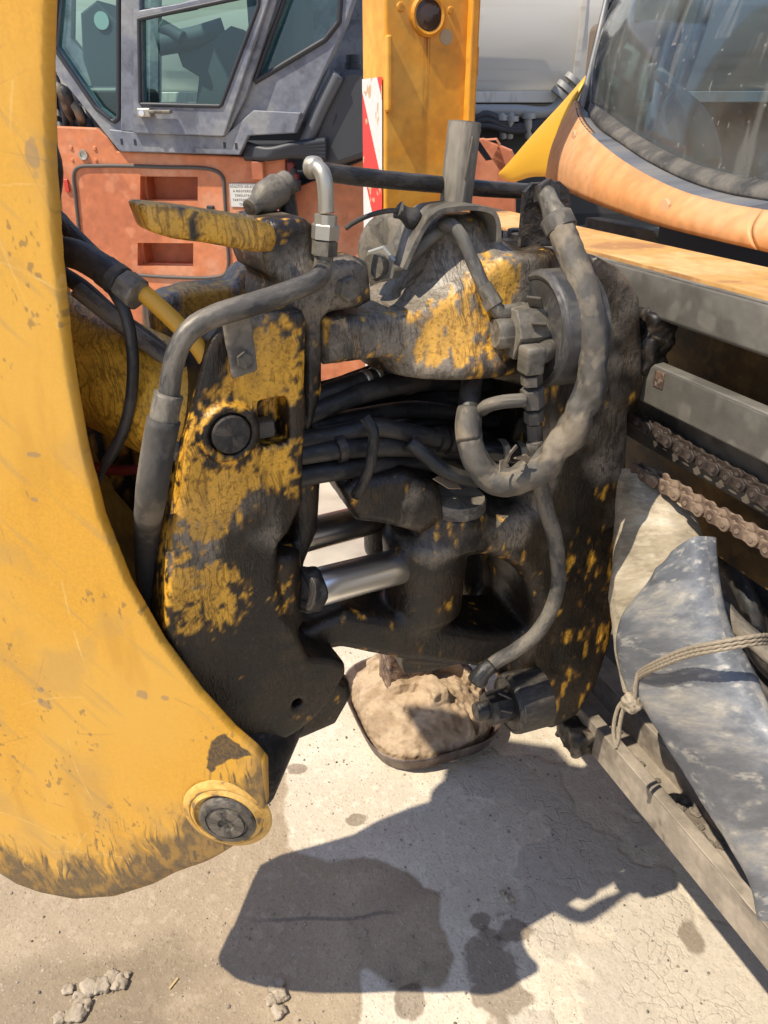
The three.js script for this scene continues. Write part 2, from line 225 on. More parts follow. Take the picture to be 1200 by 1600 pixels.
// ---------------------------------------------------------------- ground: worn concrete yard with wet stains and flaking mud, one sheet to the horizon
const gAt = (px, py) => { const d = ray(px, py); const t = -CAM_H / d.y; return [d.x * t, d.z * t]; };
{
  // stain outlines in metres on the ground
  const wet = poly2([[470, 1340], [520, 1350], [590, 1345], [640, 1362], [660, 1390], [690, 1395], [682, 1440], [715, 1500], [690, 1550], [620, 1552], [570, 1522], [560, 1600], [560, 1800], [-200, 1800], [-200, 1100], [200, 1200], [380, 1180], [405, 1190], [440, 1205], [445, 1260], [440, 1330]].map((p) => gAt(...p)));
  const blots = [[775, 1530, 0.055, 0.12], [748, 1440, 0.03, 0.025], [556, 1283, 0.025, 0.018], [640, 1565, 0.03, 0.03], [462, 1202, 0.025, 0.02], [800, 1460, 0.04, 0.03], [1083, 1466, 0.03, 0.04]].map(([x, y, a, b]) => [...gAt(x, y), a, b]);
  const N = 1280, SZ = 2.0, x0 = -0.95, z0 = -2.2;                // the fine sheet round the viewer
  const height = new Float32Array(N * N);
  const cell = (x, y) => { const xi = Math.floor(x), yi = Math.floor(y); let d1 = 9, d2 = 9; for (let j = -1; j < 2; j++) for (let i = -1; i < 2; i++) { const a = NT[PT[PT[(xi + i) & 4095] + ((yi + j) & 4095)]], b = NT[PT[PT[(xi + i + 77) & 4095] + ((yi + j + 31) & 4095)]]; const d = Math.hypot(xi + i + a - x, yi + j + b - y); if (d < d1) { d2 = d1; d1 = d; } else if (d < d2) d2 = d; } return d2 - d1; };
  const sample = (x, z) => {
    const wob = (fbm(x * 14, z * 14, 3, 5) - 0.5) * 0.07;
    const f1 = fbm(x * 5, z * 5, 1, 4), f2 = fbm(x * 60, z * 60, 2, 3), f3 = noise(x * 420, z * 420, 5);
    let c = mix3([0.66, 0.575, 0.44], [0.57, 0.49, 0.37], sstep(0.35, 0.7, f1));
    c = mix3(c, [0.74, 0.655, 0.52], sstep(0.55, 0.75, f2) * 0.5);
    let h = f2 * 0.35 + f3 * 0.15;
    // pits
    const xr = x * 0.8 + z * 0.6, zr = z * 0.8 - x * 0.6; const pit = sstep(0.66, 0.76, 0.6 * noise(xr * 190, zr * 190, 9) + 0.4 * noise(x * 330, z * 330, 19)); c = mix3(c, [0.38, 0.32, 0.24], pit * 0.3); h -= pit * 0.15;
    // dried mud skin that cracks into flakes, to the right
    const mudm = sstep(0.0, 0.25, x + 0.02 + wob * 2.5 + (z + 1.2) * 0.22) * sstep(0.50, 0.56, fbm(x * 6 + 3, z * 6, 7, 4) + 0.10 * sstep(-1.2, -0.8, z) + 0.03);
    const wx = x + (fbm(x * 22, z * 22, 11, 3) - 0.5) * 0.05, wz = z + (fbm(x * 22, z * 22, 12, 3) - 0.5) * 0.05;
    const cr = cell(wx * 42, wz * 42);
    const crack = mudm * sstep(0.075, 0.02, cr) * sstep(0.52, 0.62, fbm(x * 10, z * 10, 15, 3) + 0.05 + 0.04 * noise(wx * 34, wz * 34, 6));
    c = mix3(c, [0.47, 0.41, 0.325], mudm * 0.65); h += mudm * (0.35 + 0.5 * noise(wx * 42, wz * 42, 2) + 0.3 * fbm(x * 70, z * 70, 33, 3)); 
    c = mix3(c, [0.17, 0.145, 0.115], crack * 0.22); h -= crack * 0.4;
    // damp, oily patch along the lower left
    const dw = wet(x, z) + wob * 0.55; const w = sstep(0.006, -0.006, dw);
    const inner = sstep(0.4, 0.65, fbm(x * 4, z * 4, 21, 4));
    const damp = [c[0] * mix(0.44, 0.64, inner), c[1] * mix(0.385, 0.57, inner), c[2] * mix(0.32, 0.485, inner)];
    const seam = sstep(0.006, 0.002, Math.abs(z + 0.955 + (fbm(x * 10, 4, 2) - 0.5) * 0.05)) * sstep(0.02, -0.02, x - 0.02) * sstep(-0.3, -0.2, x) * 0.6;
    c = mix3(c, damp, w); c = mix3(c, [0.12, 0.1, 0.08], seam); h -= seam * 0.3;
    for (const [bx, bz, rx, rz] of blots) { const d = Math.hypot((x - bx) / rx, (z - bz) / rz) + (fbm(x * 30, z * 30, 4, 3) - 0.5) * 1.1; const b = sstep(1.0, 0.75, d); c = mix3(c, [c[0] * 0.5, c[1] * 0.46, c[2] * 0.43], b); }
    // specks of sand and gravel
    const sp = sstep(0.86, 0.92, noise(x * 260, z * 260, 31)); c = mix3(c, [0.55, 0.45, 0.34], sp * 0.5); h += sp * 0.25;
    const s = 0.90 + 0.2 * f3; return [[c[0] * s, c[1] * s, c[2] * s], h];
  };
  const TN = N; const cd = ctex(TN, TN, (u, v) => { const x = x0 + u * SZ, z = z0 + SZ - v * SZ, [c, h] = sample(x, z); height[Math.min(TN - 1, (v * TN) | 0) * TN + Math.min(TN - 1, (u * TN) | 0)] = h; return c; }, { clamp: true });
  const hd = ctex(TN, TN, (u, v) => { const h = clamp(height[Math.min(TN - 1, (v * TN) | 0) * TN + Math.min(TN - 1, (u * TN) | 0)] * 0.6 + 0.35); return [h, h, h]; }, { data: true, clamp: true });
  const g1 = new THREE.PlaneGeometry(SZ, SZ, 1, 1); g1.rotateX(-Math.PI / 2); g1.translate(x0 + SZ / 2, 0.004, z0 + SZ / 2);
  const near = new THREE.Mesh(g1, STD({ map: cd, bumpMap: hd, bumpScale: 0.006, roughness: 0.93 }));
  addTop(near, 'concrete_yard', 'pale worn concrete with damp stains and cracked mud', null, null, 'structure');
  const ft = grainT([0.47, 0.41, 0.32], [0.36, 0.31, 0.25], [0.55, 0.49, 0.39], 8, 9); ft.repeat.set(60, 60);
  const g2 = new THREE.PlaneGeometry(300, 300); g2.rotateX(-Math.PI / 2);
  addTop(new THREE.Mesh(g2, STD({ map: ft, roughness: 0.95 })), 'ground', 'pale dusty concrete ground', null, null, 'structure');
}
// ---------------------------------------------------------------- the backhoe loader: one machine, its group on the ground below the kingpost
const backhoe = new THREE.Group();
addTop(backhoe, 'backhoe_loader', 'yellow backhoe loader with greasy swing post, curved boom and dangling hydraulic hoses', 'backhoe loader');
backhoe.applyMatrix4(MF.m);
const SF = new Frame(MF.toWorld(M(480, 600, 'z', 0.035)).setY(0), 29);         // swing casting: its near cheek
const S = (px, py, z = 0) => SF.at(px, py, 'z', z).applyMatrix4(SF.relTo(MF));
const BF = new Frame(SF.toWorld(SF.at(400, 1180, 'z', 0.075)).setY(0), -12);    // boom: its near side plate
const Bm = (px, py, z = 0) => BF.at(px, py, 'z', z).applyMatrix4(BF.relTo(MF));
const inM = (g, frame) => g.applyMatrix4(frame.relTo(MF));

// paint showing through baked grease; blobs are places where the photograph shows more paint (+) or more grease (-)
function paintwork(blobs, { base = -0.12, stretch = 0.28, dust = [], yel = YEL, f = 46, amp = 1 } = {}) {
  const level = (x, y, z) => {
    let b = base; for (const [p, r, v] of blobs) { const d2 = ((x - p.x) ** 2 + (y - p.y) ** 2 + (z - p.z) ** 2) / (r * r); if (d2 < 5) b += v * Math.exp(-d2); }
    return 0.62 * fbm(x * f * 3.0, y * f * 3.0 * stretch, z * f * 3.0, 4) + 0.38 * fbm(x * f * 0.5 + 9, y * f * 0.5, z * f * 0.5, 3) + b;
  };
  const mask = (x, y, z) => sstep(0.48, 0.56, level(x, y, z));
  const dustAt = (x, y, z) => { let d = 0; for (const [p, r, v] of dust) { const d2 = ((x - p.x) ** 2 + (y - p.y) ** 2 + (z - p.z) ** 2) / (r * r); if (d2 < 5) d += v * Math.exp(-d2); } return d ? clamp(sstep(0.3, 0.62, fbm(x * 22, y * 22, z * 22, 4) * 0.7 + d * 0.55) * (0.75 + 0.5 * noise(x * 300, y * 300, z * 300))) : 0; };
  const col = (x, y, z) => {
    const lv = level(x, y, z), m = sstep(0.50, 0.56, lv), k = fbm(x * 30, y * 30, z * 30, 3), g = noise(x * 330, y * 330, z * 330);
    let gr = mix3(GREASE, BROWN, sstep(0.35, 0.7, k) * 0.75); gr = mix3(gr, [0.10, 0.072, 0.046], sstep(0.78, 0.96, g) * 0.35);
    const yv = 0.72 + 0.4 * noise(x * 120, y * 40, z * 120); gr = mix3(gr, OCHRE, sstep(0.45, 0.535, lv) * 0.8); let c = mix3(gr, [yel[0] * yv, yel[1] * yv, yel[2] * yv], m);
    const d = dustAt(x, y, z); if (d) c = mix3(c, [DUSTC[0] * (0.8 + 0.4 * g), DUSTC[1] * (0.8 + 0.4 * g), DUSTC[2] * (0.8 + 0.4 * g)], d * (1 - m * 0.8));
    return c;
  };
  const disp = (x, y, z) => amp * ((1 - mask(x, y, z)) * 0.0009 + (fbm(x * 60, y * 60, z * 60, 3) - 0.5) * 0.0012 + (noise(x * 230, y * 230, z * 230) - 0.5) * 0.0006);
  return { col, disp };
}
const kingpost = groupPart('kingpost', backhoe);
{
  const mp = (l, z = 0) => MF.pts(l, z);
  const body = extr(mp([[846, 600], [848, 430], [872, 402], [930, 404], [975, 428], [998, 470], [1002, 600], [990, 650], [984, 800], [977, 900], [962, 1000], [940, 1070], [905, 1125], [865, 1146], [838, 1138], [824, 1092], [802, 1064], [815, 1030], [835, 995], [838, 960], [822, 905], [792, 874], [740, 866], [700, 856], [704, 832], [800, 822], [838, 800], [848, 700]]), -0.17, 0.0, 0.022);
  const collar = extr(mp([[935, 402], [975, 424], [1001, 466], [1006, 600], [996, 640], [955, 640], [945, 520]]), -0.19, 0.006, 0.016);
  const arm = extr(mp([[506, 500], [560, 497], [640, 492], [700, 472], [745, 440], [790, 402], [870, 398], [880, 560], [835, 612], [795, 596], [740, 574], [680, 560], [600, 562], [508, 574]]), -0.19, -0.004, 0.011);
  const poleBase = M(712, 316, 'z', -0.085);
  const hump = cyl(V3(poleBase.x, 1.14, -0.09), V3(poleBase.x, poleBase.y - 0.012, -0.09), 0.125, 0.036, 0.02);
  const lower = extr(mp([[470, 1000], [500, 985], [545, 966], [600, 974], [690, 986], [770, 1000], [840, 1000], [860, 1060], [805, 1068], [745, 1052], [640, 1044], [540, 1024], [480, 1036]]), -0.13, -0.012, 0.015);
  const lowboss = extr(mp([[640, 1030], [646, 1076], [690, 1072], [748, 1052], [748, 1020]]), -0.15, -0.03, 0.008);
  const lug = extr(mp([[536, 770], [560, 752], [640, 742], [690, 760], [700, 812], [660, 838], [600, 822], [560, 818]]), -0.2, -0.002, 0.014);
  const capA = M(716, 842, 'z', -0.02), capB = M(716, 812, 'z', -0.02);
  const capLug = cyl(V3(capA.x, capA.y - 0.006, -0.03), V3(capB.x, capB.y + 0.012, -0.03), 0.041, 0.039, 0.006);
  const mid = extr(mp([[670, 842], [700, 830], [780, 824], [850, 800], [870, 880], [800, 880], [760, 868], [690, 862]]), -0.17, -0.006, 0.01);
  const tr = M(668, 900, 'z', -0.04);
  const trun = cyl(V3(tr.x, tr.y - 0.068, -0.05), V3(tr.x, tr.y + 0.075, -0.05), 0.050, 0.058, 0.02);
  const trun2 = cyl(V3(tr.x + 0.0, tr.y - 0.03, -0.15), V3(tr.x + 0.0, tr.y + 0.12, -0.15), 0.05, 0.05, 0.02);
  const wA = M(690, 800, 'z', -0.2), wB = M(960, 1010, 'z', -0.2);
  const web = extr([[-0.30, 0.80], [-0.30, 0.94], [-0.20, 0.99], [-0.12, 1.19], [-0.02, 1.19], [-0.02, 0.6], [-0.12, 0.62], [-0.16, 0.74]], -0.2, -0.16, 0.01);
  const f = (x, y, z) => {
    let d = smin(body(x, y, z), arm(x, y, z), 0.02); d = smin(d, hump(x, y, z), 0.028); d = smin(d, collar(x, y, z), 0.008);
    let e = smin(lower(x, y, z), lowboss(x, y, z), 0.015); d = smin(d, e, 0.03);
    e = smin(lug(x, y, z), capLug(x, y, z), 0.012); e = smin(e, mid(x, y, z), 0.02); e = smin(e, smin(trun(x, y, z), trun2(x, y, z), 0.02), 0.014); d = smin(d, e, 0.016);
    return smin(d, web(x, y, z), 0.02);
  };
  const K = (px, py) => M(px, py, 'z', 0);
  const { col, disp } = paintwork([
    [K(780, 430), 0.03, 0.30], [K(735, 545), 0.045, 0.19], [K(700, 520), 0.035, 0.17], [K(795, 490), 0.04, 0.22], [K(640, 503), 0.02, 0.10], [K(550, 552), 0.03, 0.08], [K(600, 530), 0.03, -0.06], [K(850, 608), 0.03, 0.2],
    [K(880, 1085), 0.045, 0.235], [K(905, 1005), 0.025, 0.18], [K(940, 870), 0.045, 0.16], [K(900, 900), 0.016, 0.08], [K(690, 828), 0.016, 0.18], [K(760, 860), 0.03, 0.07], [K(820, 860), 0.025, 0.08], [K(640, 812), 0.02, 0.07], [K(650, 1062), 0.014, 0.2], [K(640, 965), 0.02, 0.07],
    [K(665, 900), 0.05, -0.09], [K(600, 780), 0.04, -0.05], [K(940, 560), 0.07, -0.1], [K(930, 700), 0.07, -0.08], [K(760, 1000), 0.05, -0.1],
  ], { base: -0.155, dust: [[M(655, 440, 'z', -0.06), 0.085, 1.1], [M(620, 465, 'z', -0.06), 0.04, 0.7], [M(700, 390, 'z', -0.06), 0.05, 0.7], [K(940, 480), 0.05, 0.2], [K(930, 720), 0.05, 0.15], [K(815, 830), 0.025, 0.5], [M(716, 790, 'z', -0.02), 0.04, 0.2]] });
  part('casting', nets(f, V3(-0.46, 0.52, -0.22), V3(0.03, 1.36, 0.04), 0.0034, { col, disp, tri: true }), mat.baked, kingpost);

  // bolted cap over the swing cylinder pivot
  const cp = V3(capB.x, capB.y + 0.013, -0.03);
  part('pivot_cap', lathe([[0.0001, 0], [0.038, 0], [0.0385, 0.003], [0.0385, 0.013], [0.036, 0.017], [0.0001, 0.0175]], cp, V3(0.02, 1, 0.04), 26), bumpy(null, tex.dusty, 7, 0.9, 0, 0.002), kingpost);
  for (const z of [-0.075, -0.16]) part('packed_grease', nets((x, y, zz) => Math.hypot(x + 0.335, (y - 1.006) * 3.2, zz - z) - 0.030 - 0.030 * fbm(x * 45, y * 45, zz * 45, 3), V3(-0.41, 0.96, z - 0.07), V3(-0.26, 1.07, z + 0.07), 0.004, { col: (x, y, z) => mix3(GREASE, DUSTC, sstep(0.45, 0.8, fbm(x * 50, y * 50, z * 50, 3)) * 0.5) }), mat.casting, kingpost);

  // clamp pistons on the rear face: cap, hexagon nut, stud
  const AX = V3(-1, 0, 0);
  const clampPiston = (px, py, R, hex, z, capM) => {
    const c = M(px, py, 'z', z), x = c.x;
    const o = V3(x + 0.016, c.y, z);
    const g = part('clamp_cap', lathe([[0.0001, -0.03], [R, -0.03], [R, 0.017], [R * 0.97, 0.022], [R * 0.90, 0.025], [R * 0.86, 0.0245], [R * 0.84, 0.023], [R * 0.5, 0.023], [0.0001, 0.023]], o, AX, 56), capM ?? bumpy(null, grainT([0.05, 0.046, 0.043], [0.032, 0.03, 0.028], [0.10, 0.088, 0.073], 5, 12), 5, 0.5, 0, 0.0006), kingpost);
    const h = V3(x - 0.006, c.y, z);
    part('hexagon_nut', bolt(h, AX, hex, 0.036, 6, 0.05), capM ?? mat.steel, g);
    part('stud', lathe([[0.0001, 0], [hex * 0.56, 0], [hex * 0.56, 0.014], [hex * 0.48, 0.018], [hex * 0.3, 0.0175], [0.0001, 0.017]], V3(x - 0.041, c.y, z), AX, 24), capM ?? mat.steel, g);
    // bent tab washer
    for (const [a, b] of [[0.5, 0.9], [0.95, 0.35]]) { const s = hex * 1.25; part('lock_tab', beam(V3(x - 0.008, c.y + s * b * 0.5, z + s * a * 0.2), V3(x - 0.024, c.y + s * b * 1.15, z + s * a * 0.9), 0.016, 0.003, 0.001), mat.steel, g); }
    return g;
  };
  clampPiston(846, 514, 0.064, 0.031, 0.020);
  clampPiston(800, 1098, 0.045, 0.025, 0.020, mat.greasy);

  // upright tube on its formed bracket
  const pb = poleBase, tilt = V3(0.10, 1, -0.03).normalize();
  part('post_tube', lathe([[0.014, 0], [0.0182, 0], [0.0182, 0.080], [0.0172, 0.0815], [0.0155, 0.080], [0.0145, 0.05], [0.0001, 0.05]], pb, tilt, 30), bumpy(null, tex.steel, 5, 0.7, 0, 0.0012), kingpost);
  const weld = tube([0, 1, 2, 3].map((k) => { const a = Math.PI - k * 0.12; return pb.clone().add(V3(0.002 + 0.0022 * k, 0.025 + 0.014 * k, 0.0178)); }), 0.0013, { radial: 6 });
  part('seam', weld, mat.steel, kingpost);
  const br = kingpost;
  { // saddle bracket: a strip bent over the hump
    const prof = new THREE.CatmullRomCurve3([[614, 412], [632, 372], [650, 340], [668, 324], [690, 319], [735, 318], [755, 326], [763, 345], [764, 372]].map(([x, y]) => M(x, y, 'z', -0.055)), false, 'centripetal').getPoints(44);
    const pos = [], idx = [], th = 0.005, W = 0.06; const n = prof.length;
    for (let i = 0; i < n; i++) { const p = prof[i]; const a = prof[Math.max(0, i - 1)], b = prof[Math.min(n - 1, i + 1)], tx = b.x - a.x, ty = b.y - a.y, l = Math.hypot(tx, ty), nx = -ty / l, ny = tx / l; for (const [s, z] of [[0, -0.055 + W / 2], [0, -0.055 - W / 2], [-th, -0.055 - W / 2], [-th, -0.055 + W / 2]]) pos.push(p.x + nx * s, p.y + ny * s, z); }
    for (let i = 0; i < n - 1; i++) for (let k = 0; k < 4; k++) { const a = i * 4 + k, b = i * 4 + (k + 1) % 4; idx.push(a, b, a + 4, b, b + 4, a + 4); }
    idx.push(0, 2, 1, 0, 3, 2); const e = (n - 1) * 4; idx.push(e, e + 1, e + 2, e, e + 2, e + 3);
    let g = new THREE.BufferGeometry(); g.setAttribute('position', new THREE.Float32BufferAttribute(pos, 3)); g.setIndex(idx); g = g.toNonIndexed(); g.computeVertexNormals(); const P = g.attributes.position, u = []; for (let i = 0; i < P.count; i++) u.push(P.getX(i) + P.getZ(i), P.getY(i)); g.setAttribute('uv', new THREE.Float32BufferAttribute(u, 2));
    part('saddle_bracket', g, mat.steel, kingpost);
  }
  { // black angle bracket with two bolts
    const zf = -0.05, pl = plate(mp([[812, 386], [820, 300], [832, 286], [875, 283], [890, 296], [893, 320], [888, 384]], zf), zf - 0.007, zf, { bevel: 0.0012, smooth: false });
    part('angle_bracket', pl, bumpy(null, tex.greasy, 7, 0.45, 0, 0.003), kingpost);
    const a = M(757, 366, 'z', -0.05), b = M(818, 386, 'z', -0.05);
    part('bracket_foot', rbox(0.085, 0.010, 0.085, 0.003, V3((a.x + b.x) / 2 + 0.008, b.y + 0.002, -0.098)), bumpy(null, tex.greasy, 7, 0.45, 0, 0.003), kingpost);
    for (const [px, py] of [[772, 354], [808, 354]]) { const p = M(px, py, 'z', -0.09); part('bolt', bolt(V3(p.x, b.y + 0.006, -0.09), V3(0, 1, 0), 0.011, 0.009), mat.greasy, kingpost); }
    for (const [px, py] of [[808, 366]]) { const p = M(px, py, 'z', -0.07); part('bolt', bolt(V3(p.x, b.y + 0.006, -0.066), V3(0, 1, 0), 0.009, 0.007), mat.greasy, kingpost); }
  }
  // flange and banjo fitting at the far side of the hump
  { const p = M(625, 395, 'z', -0.13); const g = part('side_flange', lathe([[0.0001, 0], [0.046, 0], [0.048, 0.006], [0.046, 0.022], [0.034, 0.028], [0.0001, 0.028]], p, V3(-0.8, 0.05, 0.6), 32), mat.steel, kingpost);
    const q = M(607, 411, 'z', -0.08); part('hexagon_nut', bolt(q, V3(-0.75, 0.05, 0.66), 0.021, 0.022), mat.zinc, g); part('stud', lathe([[0.0001, 0], [0.013, 0], [0.013, 0.014], [0.0001, 0.015]], q.clone().add(V3(-0.0165, 0.001, 0.0145)), V3(-0.75, 0.05, 0.66), 20), mat.steel, g); }
  // short bolt with rubber boot and the loose wire
  { const a = M(622, 328, 'z', -0.05), b = M(650, 345, 'z', -0.05); part('boot', tube([a, a.clone().lerp(b, 0.5), b], (t) => 0.0095 - 0.002 * Math.sin(t * 6), { radial: 12 }), mat.rubber, kingpost);
    part('loose_wire', tube([[540, 357], [556, 346], [585, 334], [610, 329], [624, 330]].map(([x, y]) => M(x, y, 'z', -0.05)), 0.0026, { radial: 8 }), mat.rubber, kingpost); }
}
// ---------------------------------------------------------------- swing casting between kingpost and boom
const swing = groupPart('swing_casting', backhoe);
{
  const sp = (l, z = 0) => SF.pts(l, z);
  const cheek = extr(sp([[322, 560], [332, 530], [352, 507], [386, 494], [440, 488], [474, 486], [480, 500], [478, 600], [480, 650], [476, 705], [473, 788], [452, 832], [436, 852], [430, 905], [440, 960], [470, 1000], [484, 1028], [520, 1030], [540, 1038], [541, 1052], [530, 1072], [516, 1096], [496, 1120], [470, 1142], [440, 1160], [402, 1174], [360, 1150], [300, 1085], [258, 990], [264, 900], [276, 800], [290, 700], [308, 620]]), -0.062, 0, 0.006);
  const bossP = SF.at(357, 675, 'z', 0);
  const boss = cyl(V3(bossP.x, bossP.y, -0.02), V3(bossP.x, bossP.y, 0.008), 0.0315, 0.0295, 0.003), ring = cyl(V3(bossP.x, bossP.y, 0.002), V3(bossP.x, bossP.y, 0.03), 0.0215, 0.0215, 0.002);
  const pc = SF.at(429, 660, 'z', 0), pocket = boxs(V3(pc.x, pc.y, 0.005), 0.0165, 0.025, 0.04, 0.006);
  const holeP = SF.at(455, 1085, 'z', -0.02), hole = cyl(V3(holeP.x, holeP.y, -0.2), V3(holeP.x, holeP.y, 0.1), 0.007);
  const topLug = extr(sp([[440, 500], [446, 432], [500, 410], [560, 402], [576, 412], [582, 470], [560, 482], [480, 492]], -0.04), -0.16, -0.035, 0.012);
  const headBlock = extr(sp([[408, 400], [420, 345], [470, 338], [486, 350], [486, 420], [470, 440], [420, 430]], -0.05), -0.15, -0.04, 0.01);
  const eyeC = SF.at(455, 935, 'z', 0); const eye = cyl(V3(eyeC.x, eyeC.y - 0.052, -0.03), V3(eyeC.x, eyeC.y + 0.05, -0.03), 0.024, 0.0235, 0.01);
  const back = extr(sp([[430, 700], [474, 720], [470, 800], [450, 850], [440, 980], [490, 1012], [520, 1030], [525, 1050], [500, 1095], [440, 1120]], -0.1), -0.16, -0.04, 0.016);
  const neck = extr(sp([[470, 488], [500, 488], [500, 610], [486, 660], [470, 690]], -0.05), -0.14, -0.04, 0.01);
  const f = (x, y, z) => {
    let d = smin(cheek(x, y, z), boss(x, y, z), 0.006); d = Math.max(d, -ring(x, y, z)); d = Math.max(d, -pocket(x, y, z));
    d = smin(d, topLug(x, y, z), 0.012); d = smin(d, headBlock(x, y, z), 0.015); d = smin(d, eye(x, y, z), 0.016); d = smin(d, back(x, y, z), 0.02); d = smin(d, neck(x, y, z), 0.015);
    return Math.max(d, -hole(x, y, z));
  };
  const K = (px, py) => SF.at(px, py, 'z', 0);
  const { col, disp } = paintwork([
    [K(440, 540), 0.04, 0.24], [K(445, 620), 0.03, 0.22], [K(400, 600), 0.03, 0.2], [K(350, 620), 0.03, 0.16], [K(430, 720), 0.035, 0.18], [K(330, 740), 0.045, 0.24], [K(330, 800), 0.04, 0.24], [K(310, 880), 0.045, 0.22], [K(320, 935), 0.04, 0.2], [K(290, 980), 0.03, 0.15], [K(345, 975), 0.025, 0.12],
    [K(355, 560), 0.018, 0.2], [K(445, 945), 0.025, 0.12], [K(480, 965), 0.015, 0.12], [K(357, 675), 0.026, -0.12], [K(335, 560), 0.03, -0.26], [K(430, 660), 0.02, -0.2], [K(360, 855), 0.022, -0.28], [K(310, 868), 0.015, -0.22], [K(420, 850), 0.05, -0.12], [K(400, 1080), 0.1, -0.16], [K(520, 450), 0.06, -0.08], [K(460, 390), 0.03, 0.10],
  ], { base: -0.135, stretch: 0.7, f: 60, amp: 0.45, dust: [[K(372, 503), 0.04, 0.25], [SF.at(520, 420, 'z', -0.05), 0.05, 0.3], [K(345, 835), 0.03, 0.25]] });
  part('cheek_plate', inM(nets(f, V3(K(240, 1000).x - 0.01, 0.6, -0.22), V3(K(600, 500).x + 0.01, 1.36, 0.03), 0.0032, { col, disp, tri: true }), SF), mat.baked, swing);
  part('pivot_pin', inM(lathe([[0.0001, 0], [0.0195, 0], [0.0195, 0.006], [0.018, 0.008], [0.0001, 0.0085]], V3(bossP.x, bossP.y, 0.0025), V3(0, 0, 1), 32), SF), bumpy(null, tex.greasy, 6, 0.6, 0, 0.002), swing);
  part('pin_retainer', inM(rbox(0.022, 0.018, 0.02, 0.003, V3(pc.x - 0.006, pc.y - 0.012, -0.022)), SF), mat.steel, swing);
  { const p = SF.at(542, 452, 'z', -0.03); const b = part('bolt', inM(bolt(V3(p.x, p.y, -0.038), V3(0.25, 0, 1), 0.013, 0.013), SF), mat.steel, swing); part('washer', inM(lathe([[0.006, 0], [0.017, 0], [0.017, 0.003], [0.006, 0.003]], V3(p.x - 0.001, p.y, -0.041), V3(0.25, 0, 1), 24), SF), mat.steel, swing); }
  { const p = SF.at(276, 700, 'z', -0.03); part('side_bolt', inM(bolt(V3(p.x + 0.012, p.y, -0.03), V3(-1, 0, 0), 0.014, 0.018), SF), mat.steel, swing); }
  // far cheek of the casting, seen past the lever
  const far = plate(sp([[236, 474], [300, 452], [372, 446], [382, 424], [400, 412], [440, 408], [470, 430], [470, 560], [300, 640], [240, 560]], -0.20), -0.26, -0.20, { bevel: 0.006 });
  const farC = paintwork([[SF.at(320, 470, 'z', -0.2), 0.06, 0.2]], { base: -0.05, dust: [[SF.at(380, 440, 'z', -0.2), 0.06, 0.9], [SF.at(300, 450, 'z', -0.22), 0.05, 0.9]] });
  const farF = extr(sp([[236, 474], [300, 452], [372, 446], [382, 424], [400, 412], [440, 408], [470, 430], [470, 560], [300, 640], [240, 560]], -0.20), -0.26, -0.20, 0.01);
  far.computeBoundingBox();
  part('far_cheek', inM(nets(farF, far.boundingBox.min.clone().addScalar(-0.02), far.boundingBox.max.clone().addScalar(0.02), 0.006, { ...farC, tri: true }), SF), mat.baked, swing);
  const lowF = extr(sp([[100, 640], [300, 600], [420, 620], [420, 1000], [330, 1060], [240, 960], [150, 810]], -0.21), -0.25, -0.21, 0.008), lowB = sp([[100, 640], [420, 1060]], -0.23), lowC = paintwork([[SF.at(260, 720, 'z', -0.2), 0.08, 0.05]], { base: -0.10 });
  part('far_cheek', inM(nets(lowF, V3(lowB[0][0] - 0.03, lowB[1][1] - 0.06, -0.27), V3(lowB[1][0] + 0.03, lowB[0][1] + 0.06, -0.19), 0.006, { ...lowC, tri: true }), SF), mat.baked, swing);
  // lever lying across the top
  const lf = extr(sp([[218, 318], [240, 319], [300, 326], [400, 342], [430, 352], [437, 372], [430, 394], [404, 396], [330, 382], [270, 374], [234, 362]], -0.02), -0.075, -0.02, 0.007);
  const lc = paintwork([[SF.at(250, 340, 'z', -0.02), 0.05, 0.12], [SF.at(350, 360, 'z', -0.02), 0.04, 0.2], [SF.at(410, 372, 'z', -0.02), 0.03, 0.35], [SF.at(298, 350, 'z', -0.02), 0.016, -0.35]], { base: 0.09, stretch: 0.6, amp: 0.5, dust: [[SF.at(330, 330, 'z', -0.05), 0.06, 0.4]] });
  part('lock_lever', inM(nets(lf, V3(SF.at(200, 340).x, 1.22, -0.1), V3(SF.at(450, 340).x, 1.38, 0.0), 0.0034, { ...lc, tri: true }), SF), mat.baked, swing);
  // clip that holds the pipe
  const cl = extr(sp([[342, 486], [388, 474], [402, 578], [362, 592]], 0.02), 0.018, 0.024, 0.0025);
  part('pipe_clip', inM(nets(cl, V3(SF.at(330, 500, 'z', 0.02).x, 1.13, 0.005), V3(SF.at(410, 500, 'z', 0.02).x, 1.24, 0.035), 0.0022, {}), SF), bumpy(null, tex.dusty, 6, 0.8), swing);
  { const p = SF.at(382, 562, 'z', 0.024); part('clip_bolt', inM(bolt(V3(p.x, p.y, 0.023), V3(0, 0, 1), 0.008, 0.006), SF), mat.steel, swing); }
  // stub fitting behind the lever
  { const a = SF.at(390, 326, 'z', -0.1), b = SF.at(450, 285, 'z', -0.12), c = a.clone().lerp(b, 0.55); const t = part('stub_fitting', inM(tube([a, c, b], (t) => 0.009 + 0.007 * sstep(0.15, 0.4, t) - 0.003 * sstep(0.75, 0.8, t) , { radial: 14, seg: 24 }), SF), mat.steel, swing); part('fitting_stem', inM(tube([b.clone().add(V3(-0.004, 0, 0)), b.clone().add(V3(-0.002, -0.02, 0)), b.clone().add(V3(0, -0.045, 0))], 0.010, { radial: 12 }), SF), mat.greasy, t); }

  // swing cylinder rods
  const rods = [[M(470, 924, 'z', 0.022), M(632, 882, 'z', -0.035), RP(M(550, 900, 'z', 0), 60)], [M(440, 846, 'z', -0.08), M(582, 810, 'z', -0.13), RP(M(515, 828, 'z', -0.1), 52)]];
